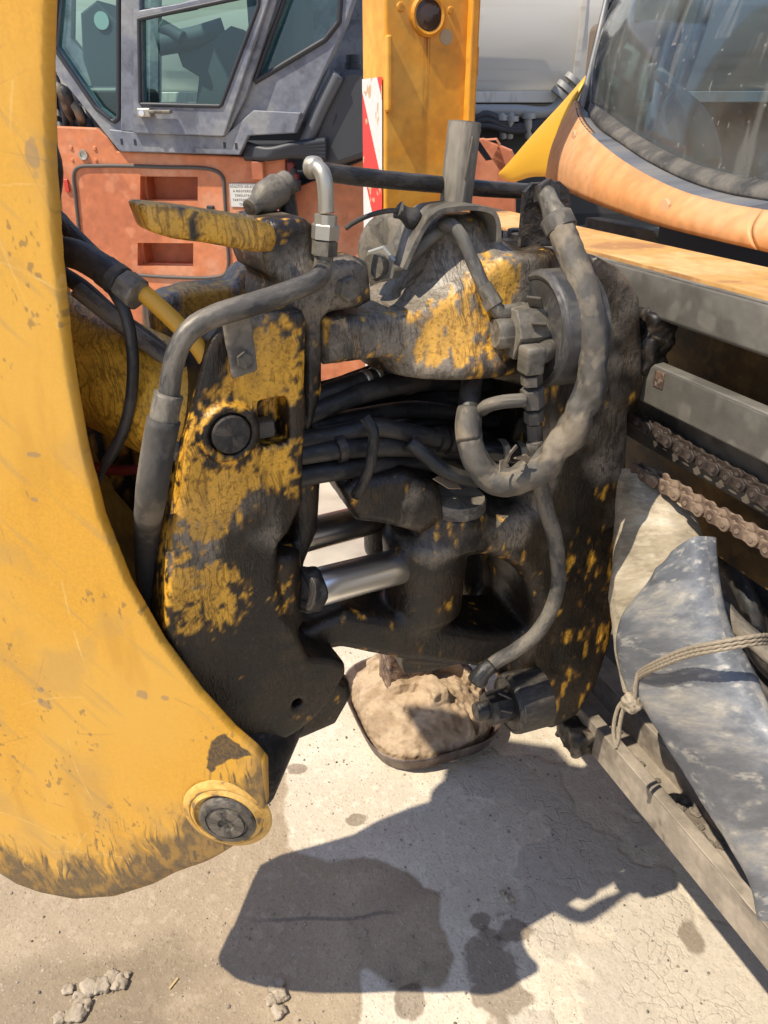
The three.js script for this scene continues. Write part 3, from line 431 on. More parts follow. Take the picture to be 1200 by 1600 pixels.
  for (const [a, b, r] of rods) part('cylinder_rod', tube([a, a.clone().lerp(b, 0.5), b], r, { radial: 40, seg: 4 }), mat.chrome, swing);
  { const [a, b, r] = rods[0]; const p = M(489, 919, 'z', 0.02); const d = b.clone().sub(a).normalize(); part('rod_eye_lip', tube([p.clone().addScaledVector(d, -0.016), p, p.clone().addScaledVector(d, 0.001)], (t, an) => r * 1.16 + 0.0015 * Math.sin(an * 5 + t * 4), { radial: 24, seg: 8 }), mat.greasy, swing); }
  { const [a, b, r] = rods[0]; const p = M(622, 885, 'z', -0.033); const d = b.clone().sub(a).normalize(); part('rod_seal', tube([p, p.clone().addScaledVector(d, 0.02), p.clone().addScaledVector(d, 0.05)], (t, an) => r * 1.12 + 0.004 * t, { radial: 24 }), mat.greasy, swing); }
}
// ---------------------------------------------------------------- boom: box section, near side plate filling the left of the view
const boom = groupPart('boom', backhoe);
{
  const edge = [[74, -60], [70, 100], [75, 250], [86, 400], [103, 560], [127, 700], [157, 815], [197, 915], [250, 1008], [310, 1088], [362, 1145], [398, 1176], [413, 1194], [414, 1215], [415, 1262], [402, 1292], [372, 1320], [332, 1345], [288, 1374], [238, 1400], [180, 1418], [118, 1422], [62, 1411], [20, 1396], ];
  const out = BF.pts(edge);
  // past the frame: the back of the boom, and the plate goes on upwards
  out.push([-0.44, 0.47], [-0.48, 0.56], [-0.485, 0.64], [-0.46, 0.74], [-0.44, 0.84], [-0.45, 0.95], [-0.445, 1.08], [-0.43, 1.17], [-0.47, 1.35], [-0.52, 1.52], [-0.60, 1.70], [-0.62, 1.75], [out[0][0], 1.75]);
  const top = out[0], tl = [-0.37, 1.66];
  const f2 = poly2(out);
  const yb = BF.at(200, 1330).y;
  const f = (x, y, z) => { const r = mix(0.0045, 0.034, sstep(yb + 0.07, yb - 0.03, y + 0.0 * x) * sstep(BF.at(330, 1340).x + 0.02, BF.at(250, 1340).x, x)); const h = Math.max(0.008, r * 1.15), c = -h, a = f2(x, y) + r, b = Math.abs(z - c) - h + r; return Math.min(Math.max(a, b), 0) + Math.hypot(Math.max(a, 0), Math.max(b, 0)) - r; };
  const lo = V3(1e9, 0, 0), hi = V3(-1e9, 0, 0); for (const [x] of out) { lo.x = Math.min(lo.x, x); hi.x = Math.max(hi.x, x); } lo.x -= 0.02; hi.x += 0.02; lo.y = 0.36; hi.y = 1.70; lo.z = -0.1; hi.z = 0.02;
  // paint with smears, scratches, chips and caked mud along the belly
  const ux0 = lo.x, uy0 = lo.y, UW = hi.x - lo.x, UH = 1.3;
  const belly = (x) => { let best = 9; for (let i = 14; i < 25; i++) { const a = out[i], b = out[i + 1]; if ((x - a[0]) * (x - b[0]) <= 0) { const t = (x - a[0]) / (b[0] - a[0] || 1); best = mix(a[1], b[1], t); } } return best; };
  const bl = new Float32Array(1024); for (let i = 0; i < 1024; i++) bl[i] = belly(ux0 + UW * (i + 0.5) / 1024);
  const q = (px, py) => BF.at(px, py);
  const chip = [[256, 1090, 0.006, 0.004], [64, 1078, 0.006, 0.005], [50, 245, 0.006, 0.012], [70, 1100, 0.012, 0.01], [222, 1085, 0.008, 0.007], [52, 710, 0.008, 0.003], [55, 780, 0.005, 0.003]].map(([x, y, a, b]) => { const p = q(x, y); return [p.x, p.y, a, b]; });
  const patch = poly2([[320, 1185], [332, 1160], [352, 1146], [372, 1160], [398, 1182], [352, 1188], [330, 1205]].map(([x, y]) => { const p = q(x, y); return [p.x, p.y]; }));
  const scr = []; for (let i = 0; i < 70; i++) { const x = rr(lo.x + 0.1, hi.x), y = rr(0.5, 1.5), a = rr(-0.5, 0.5) + (rnd() < 0.5 ? 0 : 1.4), L = rr(0.01, 0.09); scr.push([x, y, Math.cos(a), Math.sin(a), L, rr(0.0004, 0.0011), rnd()]); }
  const map = ctex(900, 1320, (u, v) => {
    const x = ux0 + u * UW, y = uy0 + v * UH;
    const a = fbm(x * 6, y * 6, 1, 4), b = fbm(x * 40, y * 9, 2, 4), s = fbm((x + y) * 60, (x - y) * 8, 3, 3), g = noise(x * 600, y * 600);
    let k = 0.93 + 0.14 * (g - 0.5);
    let c = [0.74 * k, 0.375 * k, 0.030 * k];
    c = mix3(c, [0.71, 0.395, 0.06], sstep(0.42, 0.72, a) * 0.7);                     // sun-bleached and dusty
    c = mix3(c, [0.50, 0.24, 0.022], sstep(0.55, 0.8, b) * 0.35);
    c = mix3(c, [0.36, 0.24, 0.10], sstep(0.62, 0.82, s) * 0.30);
    const sm = fbm(x * 14 + 4, y * 14, 8, 5); c = mix3(c, [0.42, 0.26, 0.09], sstep(0.60, 0.80, sm) * 0.35);
    const spk = sstep(0.70, 0.78, fbm(x * 210, y * 120, 4, 2)) * sstep(0.6, 0.75, noise(x * 24, y * 24, 6)); c = mix3(c, [0.16, 0.10, 0.05], spk * 0.55);
    for (const q of scr) { const dy = y - q[1]; if (dy > q[4] || dy < -q[4]) continue; const dx = x - q[0], al = dx * q[2] + dy * q[3]; if (al > q[4] || al < -q[4]) continue; const ac = Math.abs(dy * q[2] - dx * q[3] + 6 * al * al * (q[6] - 0.5)); if (ac < q[5]) c = mix3(c, q[6] < 0.6 ? [0.36, 0.2, 0.05] : [0.80, 0.55, 0.2], 0.55 * noise(al * 90, q[6] * 99)); }
    for (const [cx, cy, rx, ry] of chip) { const d = Math.hypot((x - cx) / rx, (y - cy) / ry) + (fbm(x * 140, y * 140, 3, 2) - 0.5) * 1.2; c = mix3(c, [0.24, 0.18, 0.12], sstep(1, 0.6, d) * 0.55); }
    const pd = patch(x, y) + (fbm(x * 70, y * 70, 5, 3) - 0.5) * 0.012; c = mix3(c, [0.028, 0.024, 0.021], sstep(0.001, -0.001, pd) * (0.75 + 0.25 * g));
    // caked earth and grass stains: thin fingers reach up, solid cake below
    const h = y - bl[Math.min(1023, (u * 1024) | 0)]; if (h > -0.2 && h < 0.26 && bl[Math.min(1023, (u * 1024) | 0)] < 5) {
      const fing = fbm(x * 190 + fbm(x * 20, y * 30, 2, 2) * 6, y * 26, 12, 3), m = sstep(0.110 + 0.07 * (fing - 0.4), 0.060 + 0.05 * (fing - 0.45), h + (fbm(x * 40, y * 40, 14, 4) - 0.5) * 0.06) * (0.7 + 0.3 * sstep(0.3, 0.6, fbm(x * 90, y * 60, 15, 3)));
      const fine = sstep(0.66, 0.72, fbm(x * 420 + fbm(x * 16, y * 16, 2, 2) * 10, y * 34, 13, 2)) * sstep(0.16, 0.09, h + (noise(x * 25, 3) - 0.5) * 0.08);
      c = mix3(c, [0.065, 0.046, 0.027], clamp(m * 0.96 + fine * 0.7) * (0.8 + 0.2 * g));
    }
    return c;
  }, { clamp: true });
  part('side_plate', inM(nets((x, y, z) => Math.max(f(x, y, z), y - 1.60), lo, hi, 0.003, { uv: (x, y) => [(x - ux0) / UW, (y - uy0) / UH] }), BF), STD({ map, roughness: 0.48, bumpMap: rep(grainB, 3), bumpScale: 0.0003 }), boom);
  part('upper_side_plate', inM(plate([[top[0] - 0.01, 1.60], [-0.30, 1.74], [-0.62, 2.15], [-0.95, 2.15], [-0.55, 1.60]], -0.016, 0, { bevel: 0.002 }), BF), STD({ color: lin(...YEL), roughness: 0.42 }), boom);
  // the closed box section behind the near plate
  const fp = out.map(([x, y]) => [x - 0.11 * sstep(-0.34, -0.16, x), Math.min(y + 0.012, 1.6)]);
  part('box_section', inM(plate(fp, -0.19, -0.020, { bevel: 0.004 }), BF), STD({ map: rep(grainT([0.66, 0.34, 0.04], [0.40, 0.21, 0.04], [0.70, 0.40, 0.07], 5, 15), 3), roughness: 0.5 }), boom);
  // pivot boss
  const p = q(356, 1272), Z = V3(0, 0, 1);
  const bossG = part('pivot_boss', inM(lathe([[0.0001, 0], [0.054, 0.001], [0.0525, 0.003], [0.046, 0.0065], [0.0445, 0.0068], [0.0435, 0.0055], [0.039, 0.0105], [0.0375, 0.010], [0.037, 0.006], [0.0001, 0.006]], V3(p.x - 0.001, p.y, -0.002), V3(0.08, 0, 1), 56), BF), STD({ map: rep(grainT([0.56, 0.31, 0.055], [0.20, 0.125, 0.05], [0.66, 0.40, 0.10], 6, 16), 7), roughness: 0.5 }), boom);
  part('pivot_pin', inM(lathe([[0.0001, 0.0], [0.0350, 0.0], [0.0355, 0.006], [0.0340, 0.012], [0.0310, 0.0145], [0.0255, 0.015], [0.025, 0.0135], [0.0215, 0.014], [0.021, 0.0175], [0.010, 0.0175], [0.009, 0.0145], [0.004, 0.014], [0.0001, 0.014]], V3(p.x + 0.002, p.y, -0.002), V3(0.12, 0, 1), 48), BF), bumpy(null, grainT([0.075, 0.062, 0.048], [0.035, 0.03, 0.025], [0.14, 0.115, 0.085], 6, 17), 9, 0.5, 0, 0.0012), boom);
  // cross pin body that fills the pivot between the two plates
  part('pivot_sleeve', inM(lathe([[0.0001, 0], [0.05, 0], [0.05, 0.12], [0.0001, 0.12]], V3(p.x - 0.004, p.y + 0.012, -0.16), Z, 32), BF), mat.greasy, boom);

  // boom ram behind the plate: painted barrel, rod, pipes
  const ram = groupPart('boom_ram', backhoe);
  const a = Bm(-60, 470, -0.19), b = Bm(290, 640, -0.12); const d = b.clone().sub(a).normalize();
  const rf = caps(a, b, 0.062, 0.062); const lo2 = a.clone().min(b).addScalar(-0.09), hi2 = a.clone().max(b).addScalar(0.09);
  const pw = paintwork([[Bm(170, 560, -0.1), 0.1, 0.22], [Bm(200, 640, -0.1), 0.08, 0.22], [Bm(180, 470, -0.1), 0.035, -0.25], [Bm(120, 440, -0.1), 0.04, -0.3]], { base: 0.08, f: 60, stretch: 0.5, amp: 0.6 });
  part('ram_barrel', nets(rf, lo2, hi2, 0.004, { ...pw, tri: true }), mat.baked, ram);
  part('ram_rod', tube([Bm(120, 825, -0.22), Bm(185, 797, -0.22), Bm(250, 768, -0.22)], 0.012, { radial: 28 }), mat.chrome, ram);
  part('feed_pipe', tube([[120, 452], [180, 500], [240, 545], [290, 585]].map(([x, y]) => Bm(x, y, -0.10)), RP(Bm(200, 520, -0.1), 26), { radial: 12 }), mat.steel, ram);
  part('painted_pipe', tube([[218, 452], [262, 492], [308, 540], [330, 575]].map(([x, y]) => Bm(x, y, -0.08)), RP(Bm(262, 492, -0.08), 28), { radial: 14 }), STD({ color: lin(...YEL), roughness: 0.45, bumpMap: rep(grainB, 6), bumpScale: 0.0005 }), ram);
}
// ---------------------------------------------------------------- hydraulic pipes, hoses and fittings of the backhoe
const hoses = groupPart('hydraulic_lines', backhoe);
const path = (l, f) => l.map(([x, y, z]) => f(x, y, z));
const Mz = (x, y, z) => M(x, y, 'z', z);
const ringOn = (c, axis, r, h, m, name, parent, sides = 0) => part(name, sides ? bolt(c.clone().addScaledVector(axis, -h / 2), axis, r, h, sides, 0.1) : lathe([[r * 0.5, 0], [r, 0], [r, h], [r * 0.5, h]], c.clone().addScaledVector(axis, -h / 2), axis, 28), m, parent);
{
  // the long pipe: dark tube across, plated elbow, nuts, bent steel pipe, sleeve, hose
  const tubeA = part('cross_pipe', tube(path([[500, 268, -0.02], [560, 276, -0.04], [660, 286, -0.08], [760, 295, -0.115], [840, 300, -0.13]], Mz), RP(Mz(600, 280, -0.05), 27), { radial: 20, wob: 0.0004, wf: 120 }), bumpy(null, tex.black, 6, 0.4, 0, 0.0012), hoses);
  { const el = path([[484, 262, -0.018], [493, 262, -0.012], [503, 270, -0.004], [508, 288, 0.0], [510, 332, 0.0]], Mz);
    part('plated_elbow', tube(el, (t) => RP(Mz(505, 280, 0), 26) * (1 + 0.3 * sstep(0.22, 0.14, t)), { radial: 24, seg: 40 }), mat.zinc, hoses); }
  const n1 = Mz(509, 352, 0.0), n2 = Mz(508, 372, 0.0), n3 = Mz(507, 392, 0.0), up = Mz(510, 330, 0).sub(Mz(506, 400, 0)).normalize();
  ringOn(Mz(509, 344, 0), up, RP(n1, 36), 0.010, mat.zinc, 'collar', hoses); ringOn(n2.clone().addScaledVector(up, 0.006), up, RP(n1, 45), 0.014, mat.zinc, 'union_nut', hoses, 6); ringOn(n3.clone().addScaledVector(up, 0.003), up, RP(n1, 42), 0.014, mat.steel, 'union_nut', hoses, 6);
  const bent = part('bent_pipe', tube([...path([[507, 392, 0.0], [505, 415, 0.002]], Mz), ...path([[490, 440, 0.025], [455, 455, 0.03], [400, 474, 0.035], [340, 492, 0.037], [302, 512, 0.037], [280, 540, 0.037], [270, 575, 0.037], [263, 625, 0.037]], S)], (t) => RP(S(340, 492, 0.037), 35) * (1 - 0.06 * Math.sin(t * 9)), { radial: 22, wob: 0.0005, wf: 60 }), bumpy(null, grainT([0.115, 0.10, 0.08], [0.05, 0.047, 0.043], [0.20, 0.17, 0.13], 5, 31), 5, 0.5, 0.25), hoses);
  part('hose_end', tube(path([[264, 615, 0.037], [259, 637, 0.037], [255, 662, 0.037]], S), (t) => RP(S(260, 640, 0.037), 45) * (1 - 0.1 * sstep(0.85, 1, t)), { radial: 24 }), mat.steel, hoses);
  part('drop_hose', tube([...path([[256, 655, 0.037], [249, 690, 0.037], [238, 760, 0.034]], S), ...path([[231, 830, -0.06], [233, 900, -0.075], [244, 985, -0.085], [262, 1060, -0.09]], Bm)], RP(S(238, 760, 0.036), 49), { radial: 22, wob: 0.0006, wf: 30 }), bumpy(null, grainT([0.075, 0.064, 0.05], [0.042, 0.037, 0.03], [0.14, 0.118, 0.088], 4, 32), 4, 0.75), hoses);

  // sleeved hose at the right: fitting in the angle bracket, crimp, split protective sleeve hanging in a loop
  const a = Mz(855, 304, -0.045);
  const ax = Mz(872, 345, -0.02).sub(Mz(852, 300, -0.05)).normalize();
  ringOn(a, V3(0.1, 0.25, 1).normalize(), RP(a, 46), 0.012, mat.greasy, 'bulkhead_nut', hoses, 6);
  part('fitting_neck', tube(path([[853, 304, -0.045], [858, 316, -0.03], [866, 334, -0.015], [874, 352, -0.005]], Mz), (t) => RP(a, 30 + 12 * sstep(0.4, 1, t)), { radial: 24 }), mat.steel, hoses);
  part('crimp', tube(path([[869, 341, -0.01], [873, 350, -0.005], [878, 361, 0.0]], Mz), RP(a, 50), { radial: 28 }), bumpy(null, tex.dusty, 8, 0.7), hoses);
  const loopP = path([[876, 356, 0.0], [890, 392, 0.02], [908, 440, 0.05], [923, 500, 0.075], [928, 555, 0.085], [920, 610, 0.09], [900, 660, 0.09], [872, 700, 0.085], [838, 735, 0.08], [800, 752, 0.07], [765, 745, 0.055], [742, 715, 0.045], [733, 680, 0.03], [732, 655, 0.02]], Mz);
  const RP0 = RP(Mz(900, 600, 0.08), 1);
  const sleeve = (t, an) => {
    let r = RP0 * (43 + 4 * sstep(0.0, 0.3, t) + 4 * sstep(0.3, 0.6, t) - 8 * sstep(0.75, 0.95, t));
    const fold = sstep(0.3, 0.5, t) * sstep(0.9, 0.7, t);
    r += fold * (0.0040 * Math.sin(t * 52 + 2.2 * Math.sin(an + 0.7)) * (0.35 + 0.65 * Math.pow(0.5 + 0.5 * Math.cos(an - 2.6), 2)) - 0.0035 * Math.pow(noise(t * 34, Math.cos(an) * 1.2 + 9, Math.sin(an) * 1.2), 3) + 0.0045 * (noise(t * 26, Math.cos(an) * 1.4, Math.sin(an) * 1.4) - 0.5));
    return r + 0.0012 * (noise(t * 60, Math.cos(an) * 2, Math.sin(an) * 2 + 7) - 0.5);
  };
  const sl = tube(loopP, sleeve, { radial: 44, seg: 240, caps: false });
  { // the sleeve has split along the outside of the bend: cut the faces and lift the lips
    const P = sl.attributes.position, idx = Array.from(sl.index.array), keep = [], w = 45, base = P.array.slice();
    const inSplit = (i, j) => { const t = i / 240, an = j / 44; const c1 = 0.30 + 0.05 * Math.sin(t * 60) + 0.02 * Math.sin(t * 140), c2 = 0.22 + 0.03 * Math.sin(t * 70); return (t > 0.40 && t < 0.53 && Math.abs(an - c1) < 0.030 + 0.022 * Math.sin(t * 95)) || (t > 0.74 && t < 0.85 && Math.abs(an - c2) < 0.05 + 0.03 * Math.sin(t * 110)); };
    for (let q = 0; q < idx.length; q += 3) { const v = idx[q], i = Math.floor(v / w), j = v % w; if (!inSplit(i, j)) keep.push(idx[q], idx[q + 1], idx[q + 2]); }
    sl.setIndex(keep); sl.computeVertexNormals();
  }
  const slM = bumpy(null, grainT([0.088, 0.076, 0.06], [0.046, 0.043, 0.04], [0.21, 0.168, 0.115], 4, 33), 4, 0.72, 0, 0.0012); slM.side = THREE.DoubleSide;
  part('protective_sleeve', sl, slM, hoses);
  part('sleeved_hose', tube(loopP, RP0 * 36, { radial: 16, seg: 120 }), mat.blackRubber, hoses);
  for (const [x, y, z, dx, dy, s] of [[790, 722, 0.09, 0.02, 0.012, 1], [803, 716, 0.085, -0.014, 0.014, 0.8], [780, 740, 0.09, 0.012, -0.008, 0.8]]) { const c = Mz(x, y, z); part('torn_lip', plate([[0, 0], [0.012 * s, 0.004], [0.022 * s, 0.0], [0.018 * s, 0.014 * s], [0.006, 0.016 * s]], -0.0008, 0.0008, { bevel: 0 }).applyMatrix4(new THREE.Matrix4().compose(c, new THREE.Quaternion().setFromEuler(new THREE.Euler(dy * 40, dx * 30, dx * 20)), V3(1, 1, 1))), slM, hoses); }
  part('sleeved_hose_tail', tube(path([[732, 660, 0.022], [734, 620, 0.0], [740, 580, -0.03], [748, 545, -0.06], [752, 510, -0.08]], Mz), (t) => RP0 * 36, { radial: 22 }), mat.blackRubber, hoses);
  part('sleeve_end', tube(path([[733, 690, 0.035], [731, 665, 0.026], [733, 645, 0.014], [734, 640, 0.012]], Mz), (t) => RP0 * (43 - t), { radial: 30 }), slM, hoses);

  // two hoses from under the saddle bracket
  const h1 = part('branch_hose', tube(path([[690, 352, -0.05], [706, 352, -0.035], [722, 372, -0.025], [740, 412, -0.012], [756, 448, 0.004], [768, 470, 0.012]], Mz), RP(Mz(740, 412, 0), 22), { radial: 18 }), bumpy(null, grainT([0.10, 0.092, 0.08], [0.06, 0.055, 0.05], [0.17, 0.15, 0.12], 4, 34), 4, 0.7), hoses);
  const hx = Mz(775, 480, 0.016).sub(Mz(758, 452, 0.006)).normalize();
  ringOn(Mz(762, 458, 0.009), hx, RP(Mz(762, 458, 0), 26), 0.018, mat.steel, 'hose_ferrule', hoses); ringOn(Mz(769, 472, 0.013), hx, RP(Mz(762, 458, 0), 32), 0.012, mat.steel, 'union_nut', hoses, 6);
  part('angle_fitting', tube(path([[772, 476, 0.015], [780, 488, 0.017], [790, 488, 0.017], [806, 484, 0.012], [818, 482, 0.005]], Mz), (t) => RP(Mz(780, 485, 0), 24 - 4 * t), { radial: 12, seg: 18 }), mat.steel, hoses);
  part('branch_hose', tube(path([[698, 356, -0.06], [680, 366, -0.05], [660, 382, -0.045], [640, 402, -0.05], [622, 412, -0.06], [606, 413, -0.065]], Mz), RP(Mz(650, 395, -0.05), 20), { radial: 16 }), h1.material, hoses);
  ringOn(Mz(620, 412, -0.06), Mz(600, 414, -0.065).sub(Mz(640, 404, -0.05)).normalize(), RP(Mz(620, 412, -0.06), 25), 0.016, mat.zinc, 'hose_ferrule', hoses);

  // stack of unions under the upper clamp
  const dn = Mz(834, 690, 0.055).sub(Mz(828, 560, 0.062)).normalize();
  const U = (py, r, h, m, n, s = 6) => ringOn(Mz(829 + (py - 565) * 0.06, py, 0.062 - (py - 565) * 0.0001), dn.clone().negate(), r, h, m, n, hoses, s);
  part('elbow_fitting', nets((x, y, z) => { const c = Mz(830, 562, 0.062); return smin(boxs(c, 0.0115, 0.0150, 0.0115, 0.0035)(x, y, z), caps(c, c.clone().add(V3(0.035, 0.008, -0.012)), 0.0105, 0.012)(x, y, z), 0.004); }, Mz(830, 562, 0.062).addScalar(-0.04), Mz(830, 562, 0.062).addScalar(0.055), 0.002, {}), mat.steel, hoses);
  U(592, RP0 * 34, 0.011, mat.steel, 'union_nut'); U(620, RP0 * 38, 0.022, mat.dustyHose, 'union_nut'); U(650, RP0 * 32, 0.014, mat.dustyHose, 'union_nut'); U(674, RP0 * 26, 0.022, mat.dustyHose, 'hose_ferrule', 0);
  part('small_hose', tube(path([[835, 690, 0.056], [838, 715, 0.055], [842, 745, 0.056], [852, 790, 0.058], [864, 830, 0.06], [871, 870, 0.06], [872, 910, 0.058], [862, 950, 0.056], [838, 990, 0.055], [805, 1016, 0.055], [772, 1036, 0.056], [748, 1060, 0.058]], Mz), RP(Mz(870, 870, 0.06), 24), { radial: 18, wob: 0.0007, wf: 90 }), bumpy(null, grainT([0.085, 0.075, 0.062], [0.045, 0.04, 0.035], [0.17, 0.145, 0.11], 6, 35), 5, 0.8, 0, 0.0012), hoses);
  part('hose_ferrule', tube(path([[768, 1039, 0.056], [755, 1050, 0.058], [744, 1066, 0.058]], Mz), (t) => RP(Mz(755, 1050, 0.058), 27 + 4 * sstep(0.6, 0.7, t)), { radial: 20 }), mat.greasy, hoses);
  part('short_pipe', tube(path([[752, 642, 0.02], [762, 634, 0.035], [785, 628, 0.05], [822, 625, 0.06]], Mz), (t) => RP(Mz(785, 628, 0.05), 22) - 0.0012 * Math.exp(-(((t - 0.03) / 0.05) ** 2)), { radial: 16 }), mat.dustyHose, hoses);

  // bundle of black hoses through the kingpost
  const bundle = [
    [[[440, 640, -0.02], [520, 610, -0.05], [600, 585, -0.09], [680, 570, -0.13], [760, 550, -0.15]], 0.0135],
    [[[440, 665, -0.01], [520, 630, -0.04], [600, 605, -0.07], [680, 595, -0.11], [780, 600, -0.15]], 0.0155],
    [[[440, 618, -0.06], [520, 602, -0.08], [580, 580, -0.11], [640, 560, -0.15], [700, 540, -0.17]], 0.010],
    [[[440, 690, 0.0], [520, 680, -0.02], [580, 668, -0.02], [650, 678, -0.03], [720, 692, -0.04], [800, 700, -0.08], [860, 690, -0.12]], 0.0135],
    [[[440, 715, 0.0], [520, 703, -0.01], [590, 698, -0.02], [660, 700, -0.04], [740, 705, -0.06], [850, 715, -0.1]], 0.0145],
    [[[440, 748, 0.0], [500, 738, -0.01], [560, 730, -0.02], [640, 722, -0.05], [740, 730, -0.08], [840, 735, -0.12]], 0.0155],
    [[[500, 655, -0.12], [600, 640, -0.14], [700, 625, -0.15], [800, 640, -0.16], [860, 660, -0.16]], 0.016],
    [[[500, 700, -0.14], [600, 676, -0.15], [700, 655, -0.15], [800, 668, -0.15], [860, 690, -0.16]], 0.018],
    [[[640, 690, -0.01], [670, 716, 0.0], [700, 738, 0.01], [730, 748, 0.015], [770, 752, 0.0]], 0.011],
    [[[480, 640, -0.10], [560, 622, -0.13], [640, 600, -0.16], [720, 585, -0.18], [820, 590, -0.19]], 0.016],
    [[[480, 720, -0.08], [560, 700, -0.1], [660, 682, -0.12], [760, 680, -0.13], [860, 700, -0.14]], 0.017],
    [[[480, 668, -0.05], [560, 652, -0.08], [650, 640, -0.11], [760, 655, -0.12], [860, 676, -0.14]], 0.014],
    [[[560, 650, -0.18], [640, 618, -0.19], [720, 600, -0.19], [800, 600, -0.18], [860, 620, -0.18]], 0.014],
  ];
  for (const [l, r] of bundle) { const h = part('black_hose', tube(path(l, Mz), r * 0.82, { radial: 16, wob: 0.0006, wf: 50 }), mat.blackRubber, hoses); }
  // ferrules and ties on the bundle
  for (const [px, py, z, r, dx, dy] of [[530, 700, -0.012, 0.0165, 1, 0.1], [688, 686, -0.035, 0.0155, 1, -0.15], [702, 689, -0.037, 0.0160, 1, -0.15]]) ringOn(Mz(px, py, z), V3(dx, dy, -0.15).normalize(), r, 0.010, mat.greasy, 'hose_clamp', hoses);
  for (const [px, py] of [[782, 706], [808, 709]]) ringOn(Mz(px, py, -0.02), V3(1, -0.1, -0.1).normalize(), 0.0165, 0.008, mat.zinc, 'hose_band', hoses);
  part('black_hose', tube(path([[740, 700, -0.03], [800, 708, -0.02], [850, 714, -0.03]], Mz), 0.0155, { radial: 20 }), STD({ color: lin(0.012, 0.012, 0.013), roughness: 0.25 }), hoses);
  part('hose_strap', tube(path([[570, 652, 0.004], [583, 672, 0.012], [582, 705, 0.014], [572, 745, 0.012], [556, 775, 0.0]], Mz), (t) => 0.0065, { radial: 10 }), mat.greasy, hoses);
  part('plated_fitting', tube(path([[566, 594, -0.07], [590, 584, -0.085], [612, 574, -0.1]], Mz), (t) => 0.009 + 0.0018 * Math.sign(Math.sin(t * 18)), { radial: 12, seg: 30 }), mat.zinc, hoses);
  part('dry_leaf', plate([[0, 0], [0.012, 0.010], [0.03, 0.008], [0.04, -0.002], [0.022, -0.008]], -0.0006, 0.0006, { bevel: 0 }).applyMatrix4(new THREE.Matrix4().compose(Mz(676, 748, 0.0), new THREE.Quaternion().setFromEuler(new THREE.Euler(-1.0, 0.3, -0.3)), V3(1, 1, 1))), STD({ color: lin(0.33, 0.24, 0.15), roughness: 0.9, side: THREE.DoubleSide }), hoses);

  // hoses on the boom
  const bh = groupPart('boom_lines', backhoe);
  const Bz = (x, y, z) => Bm(x, y, z);
  part('boom_hose', tube(path([[20, 400, -0.12], [80, 392, -0.10], [120, 398, -0.09], [160, 420, -0.08], [190, 442, -0.075]], Bz), RP(Bz(120, 398, -0.09), 46), { radial: 20 }), mat.blackRubber, bh);
  { const d = Bz(220, 465, -0.07).sub(Bz(165, 424, -0.08)).normalize(); ringOn(Bz(172, 429, -0.079), d, RP(Bz(172, 429, -0.08), 50), 0.013, mat.greasy, 'hose_ferrule', bh); ringOn(Bz(184, 438, -0.077), d, RP(Bz(172, 429, -0.08), 52), 0.008, mat.rubber, 'hose_ferrule', bh); ringOn(Bz(205, 454, -0.074), d, RP(Bz(172, 429, -0.08), 54), 0.018, mat.steel, 'union_nut', bh, 8); }
  part('boom_hose', tube(path([[60, 320, -0.16], [92, 345, -0.15], [120, 372, -0.14], [150, 402, -0.13], [190, 445, -0.12]], Bz), (t) => RP(Bz(120, 372, -0.14), 30 - 5 * sstep(0.3, 0.32, t)), { radial: 16 }), mat.greasy, bh);
  part('boom_hose', tube(path([[92, 425, -0.14], [130, 450, -0.13], [175, 490, -0.12], [230, 530, -0.11], [290, 580, -0.1]], Bz), RP(Bz(175, 490, -0.12), 26), { radial: 16 }), mat.rubber, bh);
  part('boom_hose', tube(path([[175, 450, -0.07], [196, 490, -0.062], [207, 550, -0.06], [205, 620, -0.06], [190, 680, -0.06], [165, 725, -0.06], [148, 770, -0.065]], Bz), (t) => RP(Bz(207, 550, -0.06), 19 - 9 * sstep(0.78, 0.86, t)), { radial: 16 }), mat.blackRubber, bh);
  part('boom_hose', tube(path([[40, 210, -0.1], [66, 225, -0.1], [78, 255, -0.1], [76, 300, -0.1], [62, 340, -0.1]], Bz), 0.011, { radial: 16 }), mat.blackRubber, bh);
  part('boom_hose', tube(path([[100, 720, -0.14], [180, 735, -0.14], [240, 730, -0.13]], Bz), 0.006, { radial: 12 }), STD({ color: lin(0.28, 0.04, 0.03), roughness: 0.6 }), bh);
}
// ---------------------------------------------------------------- rear frame: rails, chains, stabilizers, cab
const dustTex = grainT([0.155, 0.142, 0.118], [0.10, 0.09, 0.074], [0.22, 0.20, 0.165], 4, 41);
const fadeTex = grainT([0.60, 0.33, 0.10], [0.42, 0.21, 0.075], [0.70, 0.42, 0.17], 5, 42);
const tanTex = grainT([0.27, 0.225, 0.17], [0.15, 0.12, 0.09], [0.36, 0.30, 0.23], 5, 43);
const mRail = STD({ map: rep(dustTex, 2), roughness: 0.62, bumpMap: rep(grainB, 3), bumpScale: 0.0008 }), mFade = STD({ map: rep(fadeTex, 2.2), roughness: 0.6, bumpMap: rep(grainB, 3), bumpScale: 0.0006 }), mTan = STD({ map: rep(tanTex, 2.5), roughness: 0.85, bumpMap: rep(grainB, 3), bumpScale: 0.002 });
const uvBox = (g) => { const P = g.attributes.position, N = g.attributes.normal, u = []; for (let i = 0; i < P.count; i++) { const ax = Math.abs(N.getX(i)), ay = Math.abs(N.getY(i)), az = Math.abs(N.getZ(i)); ax > ay && ax > az ? u.push(P.getZ(i), P.getY(i)) : ay > az ? u.push(P.getZ(i), P.getX(i)) : u.push(P.getX(i), P.getY(i)); } g.setAttribute('uv', new THREE.Float32BufferAttribute(u, 2)); return g; };
const boxM = (x0, x1, y0, y1, z0, z1, r = 0.003) => uvBox(rbox(x1 - x0, y1 - y0, z1 - z0, r, V3((x0 + x1) / 2, (y0 + y1) / 2, (z0 + z1) / 2)));
